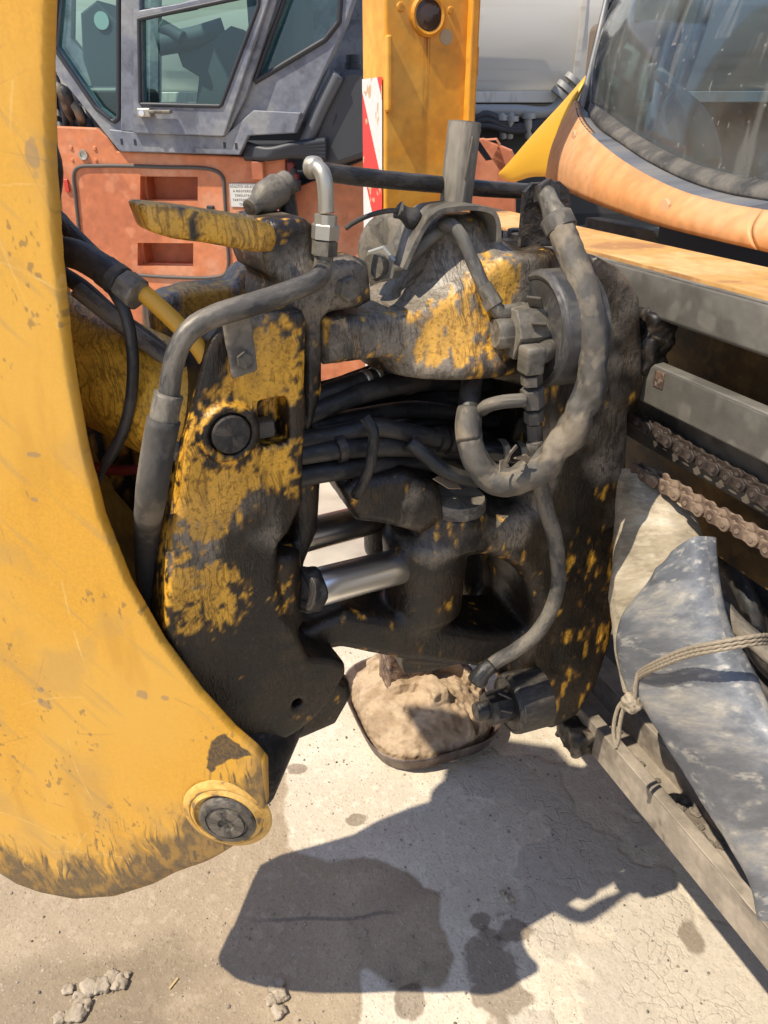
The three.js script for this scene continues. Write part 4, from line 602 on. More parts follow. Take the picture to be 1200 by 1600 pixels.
const ZF = -0.80, ZN = 1.25;                                     // far and near ends of the rear frame
const frame = groupPart('rear_frame', backhoe);
{
  const yT = M(1100, 445, 'x', 0).y, yB = M(1100, 526, 'x', 0).y;
  const xb = M(1150, 412, 'y', yT).x;
  part('upper_rail', boxM(0, xb, yB, yT, ZF, ZN, 0.006), mRail, frame);
  part('rail_wear_strip', boxM(0.004, xb - 0.004, yT - 0.002, yT + 0.005, ZF, ZN, 0.002), mFade, frame);
  // guide bar with a turned lip
  const y2 = M(1100, 604, 'x', 0).y, y3 = M(1100, 678, 'x', 0).y, z2 = M(1004, 600, 'x', 0).z;
  part('guide_bar', boxM(0, 0.022, y3, y2, z2 - 0.004, ZN, 0.004), mRail, frame);
  { const c = M(1033, 592, 'x', 0); part('paint_chip', boxM(-0.0012, 0.001, c.y - 0.012, c.y + 0.008, c.z - 0.012, c.z + 0.006, 0.0005), mat.rust, frame); }
  part('frame_plate', boxM(0.12, 0.13, 0.86, yB, ZF, ZN, 0.002), bumpy(null, grainT([0.12, 0.07, 0.022], [0.05, 0.035, 0.02], [0.22, 0.13, 0.035], 5, 44), 3, 0.7), frame);
  const y4 = M(1100, 722, 'x', 0.03).y, y5 = M(1100, 752, 'x', 0.03).y;
  part('chain_track', boxM(0.03, 0.12, y5, y3 - 0.004, z2 - 0.06, ZN, 0.003), bumpy(null, grainT([0.085, 0.068, 0.05], [0.04, 0.033, 0.026], [0.14, 0.115, 0.085], 5, 45), 3, 0.8), frame);
  // lower rails
  const q1 = M(1040, 1264, 'x', 0), q2 = M(1040, 1322, 'x', 0);
  part('lower_rail', boxM(0, 0.022, q2.y, q1.y, ZF, ZN, 0.003), mTan, frame);
  part('lower_rail_floor', boxM(0.022, 0.16, q2.y - 0.01, q2.y + 0.012, ZF, ZN, 0.003), mTan, frame);
  const q3 = M(1060, 1207, 'x', 0.075), q4 = M(1060, 1240, 'x', 0.075);
  part('inner_rail', boxM(0.075, 0.12, q4.y, q3.y + 0.02, ZF, ZN, 0.004), mTan, frame);
  for (let i = 0; i < 46; i++) { const z = rr(-0.3, 0.6), s = rr(0.004, 0.011); const g = new THREE.IcosahedronGeometry(s, 0); g.scale(1, 0.6, 1.2); g.rotateY(rnd() * 6); g.translate(rr(0.028, 0.07), q2.y + 0.014, z); part('clod', g, mTan, frame); }
  // packed muck where the kingpost meets the rail
  { const c = M(1020, 530, 'x', 0.012); part('packed_muck', nets((x, y, z) => boxs(c, 0.020, 0.036, 0.018, 0.01)(x, y, z) - 0.022 * (fbm(x * 60, y * 60, z * 60, 3) - 0.45), c.clone().addScalar(-0.065), c.clone().addScalar(0.065), 0.003, { col: (x, y, z) => mix3(GREASE, [0.09, 0.066, 0.046], sstep(0.55, 0.75, fbm(x * 70, y * 70, z * 70, 3))) }), mat.casting, frame); }
  { const c = M(900, 1150, 'x', -0.012); part('packed_muck', nets((x, y, z) => boxs(c, 0.02, 0.022, 0.03, 0.01)(x, y, z) - 0.014 * (fbm(x * 70, y * 70, z * 70, 3) - 0.45), c.clone().addScalar(-0.05), c.clone().addScalar(0.05), 0.003, { col: (x, y, z) => mix3(GREASE, [0.16, 0.125, 0.09], sstep(0.5, 0.7, fbm(x * 70, y * 70, z * 70, 3))) }), mat.casting, frame); }

  // roller chains
  const chain = (name, p0, p1, m, n0) => {
    const g = groupPart(name, backhoe), d = p1.clone().sub(p0), L = d.length(); d.normalize(); const pitch = 0.0205, n = Math.floor(L / pitch);
    const side = V3(1, 0, 0).addScaledVector(d, -d.x).normalize(), up = d.clone().cross(side).normalize(); if (up.y < 0) up.negate();
    const out = new THREE.Shape(); const R = 0.0074, rr2 = 0.0042, hp = pitch / 2; out.absarc(hp, 0, R, -Math.PI * 0.62, Math.PI * 0.62, false); out.quadraticCurveTo(0, rr2 * 0.95, -hp + R * Math.cos(Math.PI * 0.38), R * Math.sin(Math.PI * 0.38)); out.absarc(-hp, 0, R, Math.PI * 0.38, Math.PI * 1.62, false); out.quadraticCurveTo(0, -rr2 * 0.95, hp + R * Math.cos(Math.PI * 0.62), -R * Math.sin(Math.PI * 0.62));
    const link = new THREE.ExtrudeGeometry(out, { depth: 0.0024, bevelEnabled: true, bevelSize: 0.0005, bevelThickness: 0.0005, bevelSegments: 1, curveSegments: 8 });
    const pin = new THREE.CylinderGeometry(0.0030, 0.0030, 0.0245, 12); pin.rotateX(Math.PI / 2);
    const basis = new THREE.Matrix4().makeBasis(d, up, d.clone().cross(up));   // plates stand upright
    const mk = (outer) => { const w = outer ? 0.0082 : 0.0046; const a = link.clone().translate(0, 0, w), b = link.clone().translate(0, 0, -w - 0.0024); const pp = [a, b]; if (outer) for (const s of [-1, 1]) pp.push(pin.clone().translate(s * hp, 0, 0).toNonIndexed()); return mergeGeometries(pp); };
    const gi = mk(false), go = mk(true);
    for (let i = 0; i < n; i++) { const m2 = basis.clone().setPosition(p0.clone().addScaledVector(d, (i + 0.5) * pitch).addScaledVector(up, 0.0012 * Math.sin(i * 0.9))); const q = part('link', i % 2 ? go : gi, m, g); q.applyMatrix4(m2); q.rotateX((NT[i + n0] - 0.5) * 0.16); }
    return g;
  };
  chain('greasy_chain', M(990, 652, 'x', 0.012), M(1235, 798, 'x', 0.012), bumpy(null, grainT([0.06, 0.04, 0.03], [0.022, 0.017, 0.014], [0.15, 0.11, 0.085], 6, 46), 6, 0.5, 0, 0.0006), 10);
  chain('rusty_chain', M(998, 733, 'x', -0.008), M(1245, 878, 'x', -0.008), bumpy(null, grainT([0.24, 0.16, 0.105], [0.12, 0.075, 0.05], [0.36, 0.28, 0.19], 6, 48), 5, 0.7, 0, 0.0004), 300);
  // dark running gear inside the frame
  const grime = bumpy(null, grainT([0.13, 0.105, 0.075], [0.06, 0.048, 0.036], [0.22, 0.17, 0.11], 5, 47), 2, 0.8, 0, 0.002);
  part('inner_panel', boxM(0.42, 0.46, 0.3, 1.2, ZF, ZN, 0.003), grime, frame);
  part('inner_floor', boxM(0.12, 0.46, q4.y - 0.05, q4.y - 0.03, ZF, ZN, 0.003), grime, frame);
  part('inner_wall', boxM(0.13, 0.46, 0.3, 1.18, ZF - 0.03, ZF, 0.003), grime, frame); part('inner_wall', boxM(0.13, 0.46, 0.3, 1.18, ZN, ZN + 0.03, 0.003), grime, frame);
  for (const [l, r] of [[[[1080, 820, 0.16], [1130, 870, 0.15], [1170, 940, 0.14], [1190, 1020, 0.14], [1230, 1060, 0.14]], 0.014], [[[1100, 860, 0.2], [1150, 890, 0.18], [1220, 960, 0.17]], 0.016], [[[1060, 850, 0.2], [1110, 930, 0.18], [1160, 1040, 0.16], [1240, 1120, 0.16]], 0.014]]) part('inner_hose', tube(l.map(([x, y, v]) => M(x, y, 'x', v)), r, { radial: 14 }), mat.blackRubber, frame);
  part('grey_hose', tube([[1090, 900, 0.0], [1125, 945, -0.01], [1150, 975, -0.015], [1190, 1010, -0.02], [1250, 1062, -0.02]].map(([x, y, v]) => M(x, y, 'x', v)), 0.0105, { radial: 16 }), mat.dustyHose, frame);
}
{ // stabilizers: the far one; the near one stands out of view
  const xl = M(601, 200, 'z', -0.62).x, xr = M(733, 200, 'z', -0.62).x, zb = M(567, 200, 'x', xl).z, zf = -0.62;
  const warm = STD({ map: rep(grainT([0.74, 0.335, 0.022], [0.66, 0.28, 0.018], [0.78, 0.40, 0.045], 4, 51), 2), roughness: 0.45 });
  const rustStain = STD({ color: lin(0.32, 0.13, 0.03), roughness: 0.8 });
  const zLen = zf - zb;
  const make = (z0, near) => {
    const g = groupPart('stabilizer', backhoe);
    part('leg_housing', boxM(xl, xr, 0.42, 1.95, z0 - zLen, z0, 0.006), warm, g);
    part('inner_leg', boxM(xl + 0.02, xr - 0.02, 0.10, 0.6, z0 - zLen + 0.02, z0 - 0.02, 0.004), mat.rust, g);
    return g;
  };
  const g = make(zf, false);
  part('side_flange', boxM(xr - 0.012, xr + 0.004, 0.6, 1.94, zf - 0.004, zf + 0.016, 0.004), warm, g);
  part('side_flange', boxM(xl - 0.0, xl + 0.010, M(610, 175, 'z', zf).y, M(610, 55, 'z', zf).y, zf - 0.004, zf + 0.012, 0.004), warm, g);
  const plug = M(668, 24, 'z', zf);
  part('plug_rim', lathe([[0.022, 0], [0.030, 0], [0.031, 0.006], [0.027, 0.009], [0.023, 0.007], [0.022, 0]], V3(plug.x, plug.y, zf - 0.001), V3(0, 0, 1), 40), warm, g);
  part('plug', lathe([[0.0001, 0], [0.024, 0], [0.024, 0.004], [0.015, 0.0075], [0.0001, 0.009]], V3(plug.x, plug.y, zf), V3(0, 0, 1), 36), STD({ color: lin(0.06, 0.03, 0.018), roughness: 0.12 }), g);
  { const p = M(697, 58, 'z', zf); part('hole_plug', lathe([[0.0001, 0], [0.0115, 0], [0.0115, 0.0015], [0.0001, 0.002]], V3(p.x, p.y, zf), V3(0, 0, 1), 28), STD({ color: lin(0.42, 0.33, 0.2), roughness: 0.6 }), g); }
  for (const [x, y, r] of [[626, 11, 0.0075], [704, 16, 0.006]]) { const p = M(x, y, 'z', zf); part('rivet', lathe([[0.0001, 0], [r, 0], [r * 0.8, r * 0.4], [0.0001, r * 0.6]], V3(p.x, p.y, zf), V3(0, 0, 1), 20), warm, g); }
  { const p = M(733, 98, 'z', zf - 0.03); part('stop_tab', boxM(p.x - 0.004, p.x + 0.014, p.y - 0.022, p.y + 0.024, zf - 0.04, zf - 0.02, 0.002), warm, g); }
  // warning plate on the flank: red and white diagonals (flat print) with chipped paint
  const yw1 = M(582, 122, 'x', xl).y, yw0 = 0.80;
  const wt = ctex(128, 512, (u, v) => { const y = yw0 + v * (yw1 - yw0); const k = (yw1 - y) - u * 0.0 ; const s = y + u * 0.145, per = 0.26, ph = (((yw1 - 0.02 - s) / per) % 1 + 1) % 1; let c = ph < 0.5 ? [0.70, 0.045, 0.035] : [0.72, 0.70, 0.67]; const ch = sstep(0.68, 0.72, fbm(u * 5, v * 30, 3, 4)); c = mix3(c, [0.6, 0.4, 0.22], ch); const d = 0.92 + 0.14 * noise(u * 60, v * 200); return [c[0] * d, c[1] * d, c[2] * d]; }, { clamp: true });
  { const pl = new THREE.PlaneGeometry(zLen - 0.012, yw1 - yw0); pl.rotateY(-Math.PI / 2); pl.translate(xl - 0.0025, (yw1 + yw0) / 2, zf - zLen / 2); part('warning_plate', pl, STD({ map: wt, roughness: 0.5, side: THREE.DoubleSide }), g); }
  // rust run below the plug, on the paint
  { const t = ctex(64, 256, (u, v) => { const a = fbm(u * 6, v * 3, 2, 4), e = sstep(0.5, 0.12, Math.abs(u - 0.5 + (fbm(v * 5, 1, 4) - 0.5) * 0.3)) * sstep(0, 0.5, v) * (0.25 + 0.75 * v); return [0.30, 0.11, 0.02, clamp(e * sstep(0.3, 0.6, a) * 0.75)]; }, { clamp: true }); const h = 0.16, p2 = new THREE.PlaneGeometry(0.016, h); p2.translate(plug.x, plug.y - 0.031 - h / 2, zf + 0.0015); part('rust_run', p2, STD({ map: t, transparent: true, roughness: 0.8 }), g); }
  // foot: a steel dish heaped with earth
  const c = V3(...[gAt(655, 1118)[0], 0, gAt(655, 1118)[1]]).applyMatrix4(MF.inv);
  const foot = (cx, cz) => {
    const gp = new THREE.Group(); const R = (a) => { const n = 3.4, x = Math.abs(Math.cos(a)), y = Math.abs(Math.sin(a)); return Math.pow(Math.pow(x / 0.178, n) + Math.pow(y / 0.20, n), -1 / n); };
    const pos = [], idx = [], NA = 56, rings = [[0.0, 0.008], [0.75, 0.008], [0.90, 0.016], [1.0, 0.05], [1.012, 0.055], [1.015, 0.048], [0.93, 0.006], [0.8, -0.0], [0.0, 0.0]];
    rings.forEach(([k, h]) => { for (let i = 0; i < NA; i++) { const a = i / NA * Math.PI * 2, r = R(a) * k; pos.push(cx + r * Math.cos(a), h + 0.006, cz + r * Math.sin(a)); } });
    for (let j = 0; j < rings.length - 1; j++) for (let i = 0; i < NA; i++) { const a = j * NA + i, b = j * NA + (i + 1) % NA; idx.push(a, b, a + NA, b, b + NA, a + NA); }
    const d = new THREE.BufferGeometry(); d.setAttribute('position', new THREE.Float32BufferAttribute(pos, 3)); d.setIndex(idx); d.computeVertexNormals(); d.setAttribute('uv', new THREE.Float32BufferAttribute(pos.filter((_, i) => i % 3 !== 1), 2)); return d;
  };
  part('foot_dish', foot(c.x, c.z), bumpy(null, grainT([0.13, 0.09, 0.075], [0.08, 0.06, 0.05], [0.22, 0.17, 0.14], 5, 52), 6, 0.55, 0.2), g);
  const soil = nets((x, y, z) => { const dx = (x - c.x) / 0.165, dz = (z - c.z) / 0.188, q = Math.pow(Math.abs(dx), 3) + Math.pow(Math.abs(dz), 3); const h = 0.045 + 0.075 * (1 - q) * (0.6 + 0.8 * fbm(x * 9, z * 9, 3, 3)) + 0.028 * (fbm(x * 40, z * 40, y * 40, 4) - 0.5) + 0.03 * sstep(0.55, 0.6, fbm(x * 14 + 3, z * 14, 8, 3)); return Math.max((y - h) * 0.7, (Math.pow(q, 1 / 3) - 0.985) * 0.15); }, V3(c.x - 0.2, 0.008, c.z - 0.22), V3(c.x + 0.2, 0.24, c.z + 0.22), 0.0045, { col: (x, y, z) => { const a = fbm(x * 30, y * 30, z * 30, 4); return mix3([0.46, 0.335, 0.21], [0.32, 0.22, 0.13], sstep(0.4, 0.65, a)).map((v) => v * (0.85 + 0.3 * noise(x * 300, y * 300, z * 300))); }, disp: (x, y, z) => (noise(x * 170, y * 170, z * 170) - 0.5) * 0.004 + (noise(x * 80, y * 80, z * 80) - 0.5) * 0.004 });
  part('earth_heap', soil, mat.dirt, g).userData.kind = 'stuff';
}
// ---------------------------------------------------------------- cab of the backhoe: bleached rear panel, gasket, glass, dim interior
const cab = groupPart('cab', backhoe);
{
  const at = (px, py, s) => M(px, py, 'x', s);
  // panel: lower and upper edge in plan, bulging towards the rear
  const low = [[852, 278, 0.30], [868, 290, 0.245], [900, 306, 0.205], [960, 330, 0.17], [1040, 356, 0.15], [1120, 376, 0.14], [1185, 391, 0.135], [1260, 408, 0.13], [1400, 436, 0.13]];
  const upp = [[897, 158, 0.32], [905, 186, 0.27], [930, 216, 0.23], [985, 258, 0.195], [1060, 296, 0.175], [1130, 316, 0.165], [1192, 327, 0.16], [1260, 337, 0.155], [1400, 352, 0.155]];
  const sill = [[925, 190, 0.31], [938, 205, 0.28], [965, 222, 0.255], [1010, 252, 0.235], [1075, 284, 0.22], [1135, 303, 0.21], [1192, 313, 0.205], [1260, 322, 0.2], [1400, 338, 0.2]];
  const gas = [[922, 160, 0.325], [945, 174, 0.30], [975, 196, 0.28], [1015, 222, 0.262], [1075, 252, 0.245], [1135, 270, 0.236], [1192, 281, 0.23], [1260, 292, 0.225], [1400, 310, 0.225]];
  const C = (l) => new THREE.CatmullRomCurve3(l.map((p) => at(...p)), false, 'centripetal');
  const strip = (A, B, n, t0 = 0, t1 = 1, bulge = 0, th = 0.012, m = 8) => {
    const a = C(A), b = C(B), pos = [], idx = [], uv = [];
    for (let s = 0; s < 2; s++) for (let i = 0; i <= n; i++) for (let j = 0; j <= m; j++) { const t = mix(t0, t1, i / n), p = a.getPoint(t).lerp(b.getPoint(t), j / m); p.x -= bulge * Math.sin(Math.PI * j / m); p.x += s * th; pos.push(p.x, p.y, p.z); uv.push(p.z, p.y); }
    const w = m + 1, o = (n + 1) * w; for (let i = 0; i < n; i++) for (let j = 0; j < m; j++) { const q = i * w + j; idx.push(q, q + w, q + 1, q + 1, q + w, q + w + 1, o + q, o + q + 1, o + q + w, o + q + 1, o + q + w + 1, o + q + w); }
    const edge = (q, r2) => idx.push(q, r2, o + q, r2, o + r2, o + q); for (let i = 0; i < n; i++) { edge((i + 1) * w, i * w); edge(i * w + m, (i + 1) * w + m); } for (let j = 0; j < m; j++) { edge(j, j + 1); edge(n * w + j + 1, n * w + j); }
    const g = new THREE.BufferGeometry(); g.setAttribute('position', new THREE.Float32BufferAttribute(pos, 3)); g.setAttribute('uv', new THREE.Float32BufferAttribute(uv, 2)); g.setIndex(idx); g.computeVertexNormals(); return g;
  };
  const peach = STD({ map: rep(grainT([0.63, 0.30, 0.11], [0.58, 0.265, 0.09], [0.66, 0.345, 0.15], 4, 61), 2.2), roughness: 0.5, side: THREE.DoubleSide });
  const tS = 0.748; const pn = part('rear_panel', strip(low, upp, 60, 0, tS - 0.0015, 0.014), peach, cab); part('rear_panel', strip(low, upp, 20, tS + 0.0015, 1, 0.014), peach, cab);
  const grey = STD({ map: rep(grainT([0.15, 0.155, 0.17], [0.09, 0.09, 0.10], [0.22, 0.21, 0.2], 5, 62), 3), roughness: 0.45, side: THREE.DoubleSide });
  part('sill_trim', strip(upp, sill, 60, 0, 1, -0.004, 0.004, 4), grey, cab);
  part('window_gasket', strip(sill, gas, 60, 0, 1, 0.008, 0.012, 6), bumpy(null, grainT([0.075, 0.068, 0.06], [0.04, 0.038, 0.035], [0.13, 0.115, 0.095], 6, 63), 5, 0.8, 0, 0.0015), cab);
  { // round plugs seated on the panel: find the panel point in that direction
    const A = C(low), B = C(upp); const onPanel = (px, py) => { let best = null, bd = 1e9; for (let i = 0; i <= 400; i++) for (let j = 0; j <= 40; j++) { const p = A.getPoint(i / 400).lerp(B.getPoint(i / 400), j / 40); p.x -= 0.014 * Math.sin(Math.PI * j / 40); const q = MF.o.clone(), d = MF.dir(px, py), v = p.clone().sub(q), k = v.dot(d), e = v.addScaledVector(d, -k).length(); if (e < bd) { bd = e; best = p; best.t = i / 400; } } return best; };
    for (const [x, y, r] of [[897, 213, 0.0115], [1039, 324, 0.0115]]) { const p = onPanel(x, y), tg = A.getTangent(p.t), nr = V3(0, 1, 0).cross(tg).normalize(); if (nr.x > 0) nr.negate(); part('panel_plug', lathe([[0.0001, 0], [r, 0], [r, 0.003], [r * 0.9, 0.0042], [0.0001, 0.0046]], p.clone().addScaledVector(nr, -0.0028), nr, 28), STD({ color: lin(0.62, 0.38, 0.2), roughness: 0.6 }), pn); } }
  // glass, leaning inwards
  const topE = [[972, -20, 0.42], [985, -30, 0.40], [1010, -60, 0.38], [1050, -90, 0.36], [1110, -110, 0.345], [1160, -120, 0.335], [1210, -130, 0.33], [1270, -140, 0.325], [1400, -150, 0.325]];
  const dirtT = ctex(256, 256, (u, v) => { const a = tnoise(u, v, 4, 5, 64), s = sstep(0.72, 0.85, tnoise(u, v, 48, 2, 65)); const k = 0.50 + 0.12 * a; return [k * 0.70, k * 0.86, k * 0.95]; });
  const gl = strip(gas, topE, 40, 0, 1, 0.02, 0.004, 14); 
  part('rear_window', gl, new THREE.MeshPhysicalMaterial({ map: rep(dirtT, 3), transmission: 1, thickness: 0, roughness: 0.06, ior: 1.5, side: THREE.DoubleSide }), cab);
  // dust film with runs and splashes on the glass (matter, see the photograph)
  const film = ctex(512, 512, (u, v) => { const a = tnoise(u, v, 3, 5, 66), run = sstep(0.6, 0.8, tnoise(u, v * 0.15 % 1, 24, 3, 67)), sp = sstep(0.82, 0.90, tnoise(u, v, 64, 2, 68)), d = clamp(0.02 + 0.08 * sstep(0.4, 0.75, a) + 0.08 * run + 0.2 * sp); return [0.42, 0.42, 0.38, d]; });
  const f2 = strip(gas, topE, 40, 0, 1, 0.023, 0.0006, 14); f2.translate(-0.003, 0, 0); part('dust_film', f2, STD({ map: rep(film, 2), transparent: true, roughness: 0.95, side: THREE.DoubleSide }), cab);
  // corner post, roof, floor, far side
  part('corner_post', tube([at(903, 190, 0.34), at(918, 150, 0.35), at(940, 60, 0.39), at(958, -20, 0.43), at(985, -170, 0.5)], 0.014, { radial: 10 }), mat.blackPaint, cab);
  part('post_trim', tube([at(893, 215, 0.33), at(906, 175, 0.33), at(931, 75, 0.365), at(950, -8, 0.40)], 0.006, { radial: 8 }), grey, cab);
  part('roof', boxM(0.25, 2.0, 2.55, 2.75, -0.75, 0.95, 0.05), STD({ color: lin(0.5, 0.26, 0.06), roughness: 0.5 }), cab);
  part('inner_shell', boxM(1.75, 1.8, 0.6, 1.35, -0.7, 0.9, 0.02), STD({ color: lin(0.10, 0.11, 0.125), roughness: 0.7 }), cab);
  const trim = STD({ color: lin(0.14, 0.145, 0.15), roughness: 0.8 });
  part('cab_floor', boxM(0.36, 1.8, 0.98, 1.04, -0.7, 0.9, 0.02), trim, cab);
  part('cab_wall', boxM(0.30, 0.34, 0.95, 1.26, -0.4, 0.9, 0.01), trim, cab);
  const blue = STD({ color: lin(0.10, 0.125, 0.155), roughness: 0.7 });
  part('headliner', boxM(0.30, 1.9, 2.48, 2.54, -0.7, 0.9, 0.02), blue, cab);
  part('front_console', boxM(1.1, 1.7, 1.04, 1.5, -0.5, 0.7, 0.05), blue, cab);
  // seat
  part('seat_back', nets((x, y, z) => boxs(V3(0.86, 1.5, 0.10), 0.07, 0.36, 0.25, 0.06)(x, y, z), V3(0.7, 1.05, -0.3), V3(1.0, 1.95, 0.45), 0.015, {}), STD({ color: lin(0.085, 0.10, 0.125), roughness: 0.85 }), cab);
  // steering wheel and bows
  const wheel = new THREE.TorusGeometry(0.17, 0.012, 10, 48); wheel.rotateY(Math.PI / 2 - 0.5); wheel.rotateZ(-0.2); const wp = at(1062, 75, 0.6); wheel.translate(wp.x, wp.y, wp.z); wheel.scale(1, 1, 1); const wm = STD({ color: lin(0.20, 0.23, 0.26), roughness: 0.5 });
  part('steering_wheel', wheel, wm, cab);
  part('control_lever', tube([[1030, 115, 0.5], [1065, 150, 0.48], [1090, 190, 0.46], [1103, 230, 0.45], [1108, 260, 0.45]].map((p) => at(...p)), (t) => 0.012 + 0.012 * sstep(0.3, 0.8, t), { radial: 12 }), STD({ color: lin(0.42, 0.40, 0.34), roughness: 0.7 }), cab);
  part('lever_bow', tube([[1055, 140, 0.46], [1040, 160, 0.45], [1036, 185, 0.45], [1044, 215, 0.45]].map((p) => at(...p)), 0.004, { radial: 8 }), STD({ color: lin(0.4, 0.45, 0.45), roughness: 0.5 }), cab);
  part('light_box', (() => { const p = at(1010, 130, 0.5); return rbox(0.02, 0.07, 0.035, 0.006, p); })(), STD({ color: lin(0.5, 0.47, 0.4), roughness: 0.7 }), cab);
  part('side_console', (() => { const p = at(985, 110, 0.7); return rbox(0.2, 0.2, 0.12, 0.02, p); })(), STD({ color: lin(0.16, 0.12, 0.085), roughness: 0.7 }), cab);
  // yellow corner panel beyond the bleached one
  const yl = [[786, 280, 0.62], [800, 284, 0.5], [825, 277, 0.42], [852, 276, 0.34], [872, 276, 0.30]], yu = [[790, 262, 0.62], [810, 236, 0.55], [845, 196, 0.46], [880, 158, 0.40], [915, 118, 0.36]];
  part('corner_panel', strip(yl, yu, 30, 0, 1, 0.02, 0.01), STD({ color: lin(0.74, 0.40, 0.025), roughness: 0.4, side: THREE.DoubleSide }), cab);
  // rear wheel arch and tyre seen under the panel
  const tyre = new THREE.TorusGeometry(0.46, 0.20, 20, 60); const tp = V3(0.95, 0.66, -0.62); tyre.translate(tp.x, tp.y, tp.z); part('rear_tyre', tyre, mat.blackRubber, backhoe);
  const tyre2 = tyre.clone(); tyre2.translate(0, 0, 1.75); part('rear_tyre', tyre2, mat.blackRubber, backhoe);
  part('chassis', boxM(0.5, 3.2, 0.5, 0.95, -0.3, 0.55, 0.03), trim, backhoe);
}
// ---------------------------------------------------------------- bundle wrapped in plastic sheet, hung on the frame and tied with cord
{
  const world = (p) => MF.toWorld(p);
  const sect = (list, thick, { wr = 0.004, f = 14, n = 60, m = 40, sd = 0 }) => {     // list: [left px, left py, right px, right py, x offset]
    const A = new THREE.CatmullRomCurve3(list.map(([a, b, c, d, s]) => M(a, b, 'x', s))), B = new THREE.CatmullRomCurve3(list.map(([a, b, c, d, s, s2]) => M(c, d, 'x', s2 ?? s)));
    const pos = [], idx = [], uv = [];
    for (let i = 0; i <= n; i++) { const t = i / n, a = A.getPoint(t), b = B.getPoint(t), c = a.clone().add(b).multiplyScalar(0.5), h = b.clone().sub(a).multiplyScalar(0.5), tan = A.getTangent(t).add(B.getTangent(t)).normalize(), nr = h.clone().cross(tan).normalize(); if (nr.x > 0) nr.negate();
      for (let j = 0; j <= m; j++) { const an = j / m * Math.PI * 2, th = thick(t), cs = Math.cos(an), sn = Math.sin(an); const p = c.clone().addScaledVector(h, Math.sign(cs) * Math.pow(Math.abs(cs), 0.8)).addScaledVector(nr, th * Math.sign(sn) * Math.pow(Math.abs(sn), 0.8));
        const w = wr * (fbm(p.x * f + sd, p.y * f * 0.5, p.z * f + an * 0.3, 4) - 0.5) * 2 + wr * 0.9 * Math.pow(1 - Math.abs(2 * fbm(p.y * f * 0.5 + p.z * f * 1.1, p.z * f * 0.35 - p.y * f * 0.3, sd + 3, 2) - 1), 5); p.addScaledVector(nr, w * clamp(sn * 2.5, -1, 1)); pos.push(p.x, p.y, p.z); uv.push(t * 0.8, j / m * 0.3); } }
    const w = m + 1; for (let i = 0; i < n; i++) for (let j = 0; j < m; j++) { const q = i * w + j; idx.push(q, q + 1, q + w, q + 1, q + w + 1, q + w); }
    const g = new THREE.BufferGeometry(); g.setAttribute('position', new THREE.Float32BufferAttribute(pos, 3)); g.setAttribute('uv', new THREE.Float32BufferAttribute(uv, 2)); g.setIndex(idx); g.computeVertexNormals(); g.applyMatrix4(MF.m); return g;
  };
  const origin = world(M(1050, 1000, 'x', -0.04));
  const bundle = new THREE.Group(); addTop(bundle, 'wrapped_bundle', 'long bundle wrapped in dusty black plastic sheet tied to the yellow rear frame', 'bundle');
  bundle.position.copy(origin); const loc = (g) => g.translate(-origin.x, -origin.y, -origin.z);
  const tanT = grainT([0.46, 0.385, 0.27], [0.34, 0.28, 0.19], [0.54, 0.47, 0.35], 4, 71), shT = ctex(512, 512, (u, v) => { const a = tnoise(u, v, 5, 6, 72), b = tnoise(u, v, 18, 5, 73), c = tnoise(u, v, 90, 2, 74); let k = mix3([0.13, 0.137, 0.15], [0.23, 0.235, 0.245], sstep(0.3, 0.6, a)); k = mix3(k, [0.42, 0.385, 0.32], sstep(0.42, 0.70, 0.55 * a + 0.45 * b) * 0.75); k = mix3(k, [0.52, 0.49, 0.43], sstep(0.62, 0.82, b) * 0.5); return k.map((q) => q * (0.86 + 0.28 * c)); });
  const core = sect([[985, 742, 1040, 748, 0.02], [978, 800, 1066, 800, 0.0], [973, 880, 1085, 870, -0.02], [972, 960, 1098, 930, -0.03], [975, 1010, 1110, 1010, -0.025], [990, 1070, 1120, 1080, -0.02]], (t) => 0.035, { wr: 0.006, f: 16, sd: 1 });
  part('dusty_wrap', loc(core), STD({ map: rep(tanT, 5), roughness: 0.9, side: THREE.DoubleSide, bumpMap: rep(grainB, 4), bumpScale: 0.001 }), bundle);
  const sheet = sect([[1072, 864, 1104, 838, -0.055], [1022, 912, 1108, 880, -0.06], [985, 962, 1118, 935, -0.062], [974, 1012, 1136, 1000, -0.062], [988, 1062, 1164, 1050, -0.06], [1034, 1130, 1204, 1125, -0.058], [1084, 1215, 1262, 1200, -0.055], [1138, 1310, 1300, 1290, -0.05], [1180, 1385, 1330, 1370, -0.05], [1190, 1432, 1350, 1430, -0.05]], (t) => 0.016 + 0.014 * Math.sin(Math.PI * Math.min(1, t * 1.3)), { wr: 0.006, f: 11, sd: 5, n: 110, m: 56 });
  part('plastic_sheet', loc(sheet), STD({ map: rep(shT, 4), roughness: 0.45, side: THREE.DoubleSide, bumpMap: rep(grainB, 3), bumpScale: 0.0008 }), bundle);
  // cord: three turns, a knot, two hanging ends
  const cord = new THREE.Group(); const co = world(M(1000, 1045, 'x', -0.09)); cord.position.copy(co); addTop(cord, 'tie_cord', 'thin tan cord knotted round the plastic wrapped bundle', 'cord');
  const cm = STD({ map: rep(grainT([0.30, 0.24, 0.165], [0.17, 0.135, 0.09], [0.40, 0.33, 0.24], 10, 75), 30), roughness: 0.95 });
  const tw = (pts, r) => tube(pts.map(([x, y, s]) => world(M(x, y, 'x', s)).sub(co)), (t, a) => r * (1 + 0.14 * Math.sin(a * 2 + t * 260)), { radial: 10, seg: 160 });
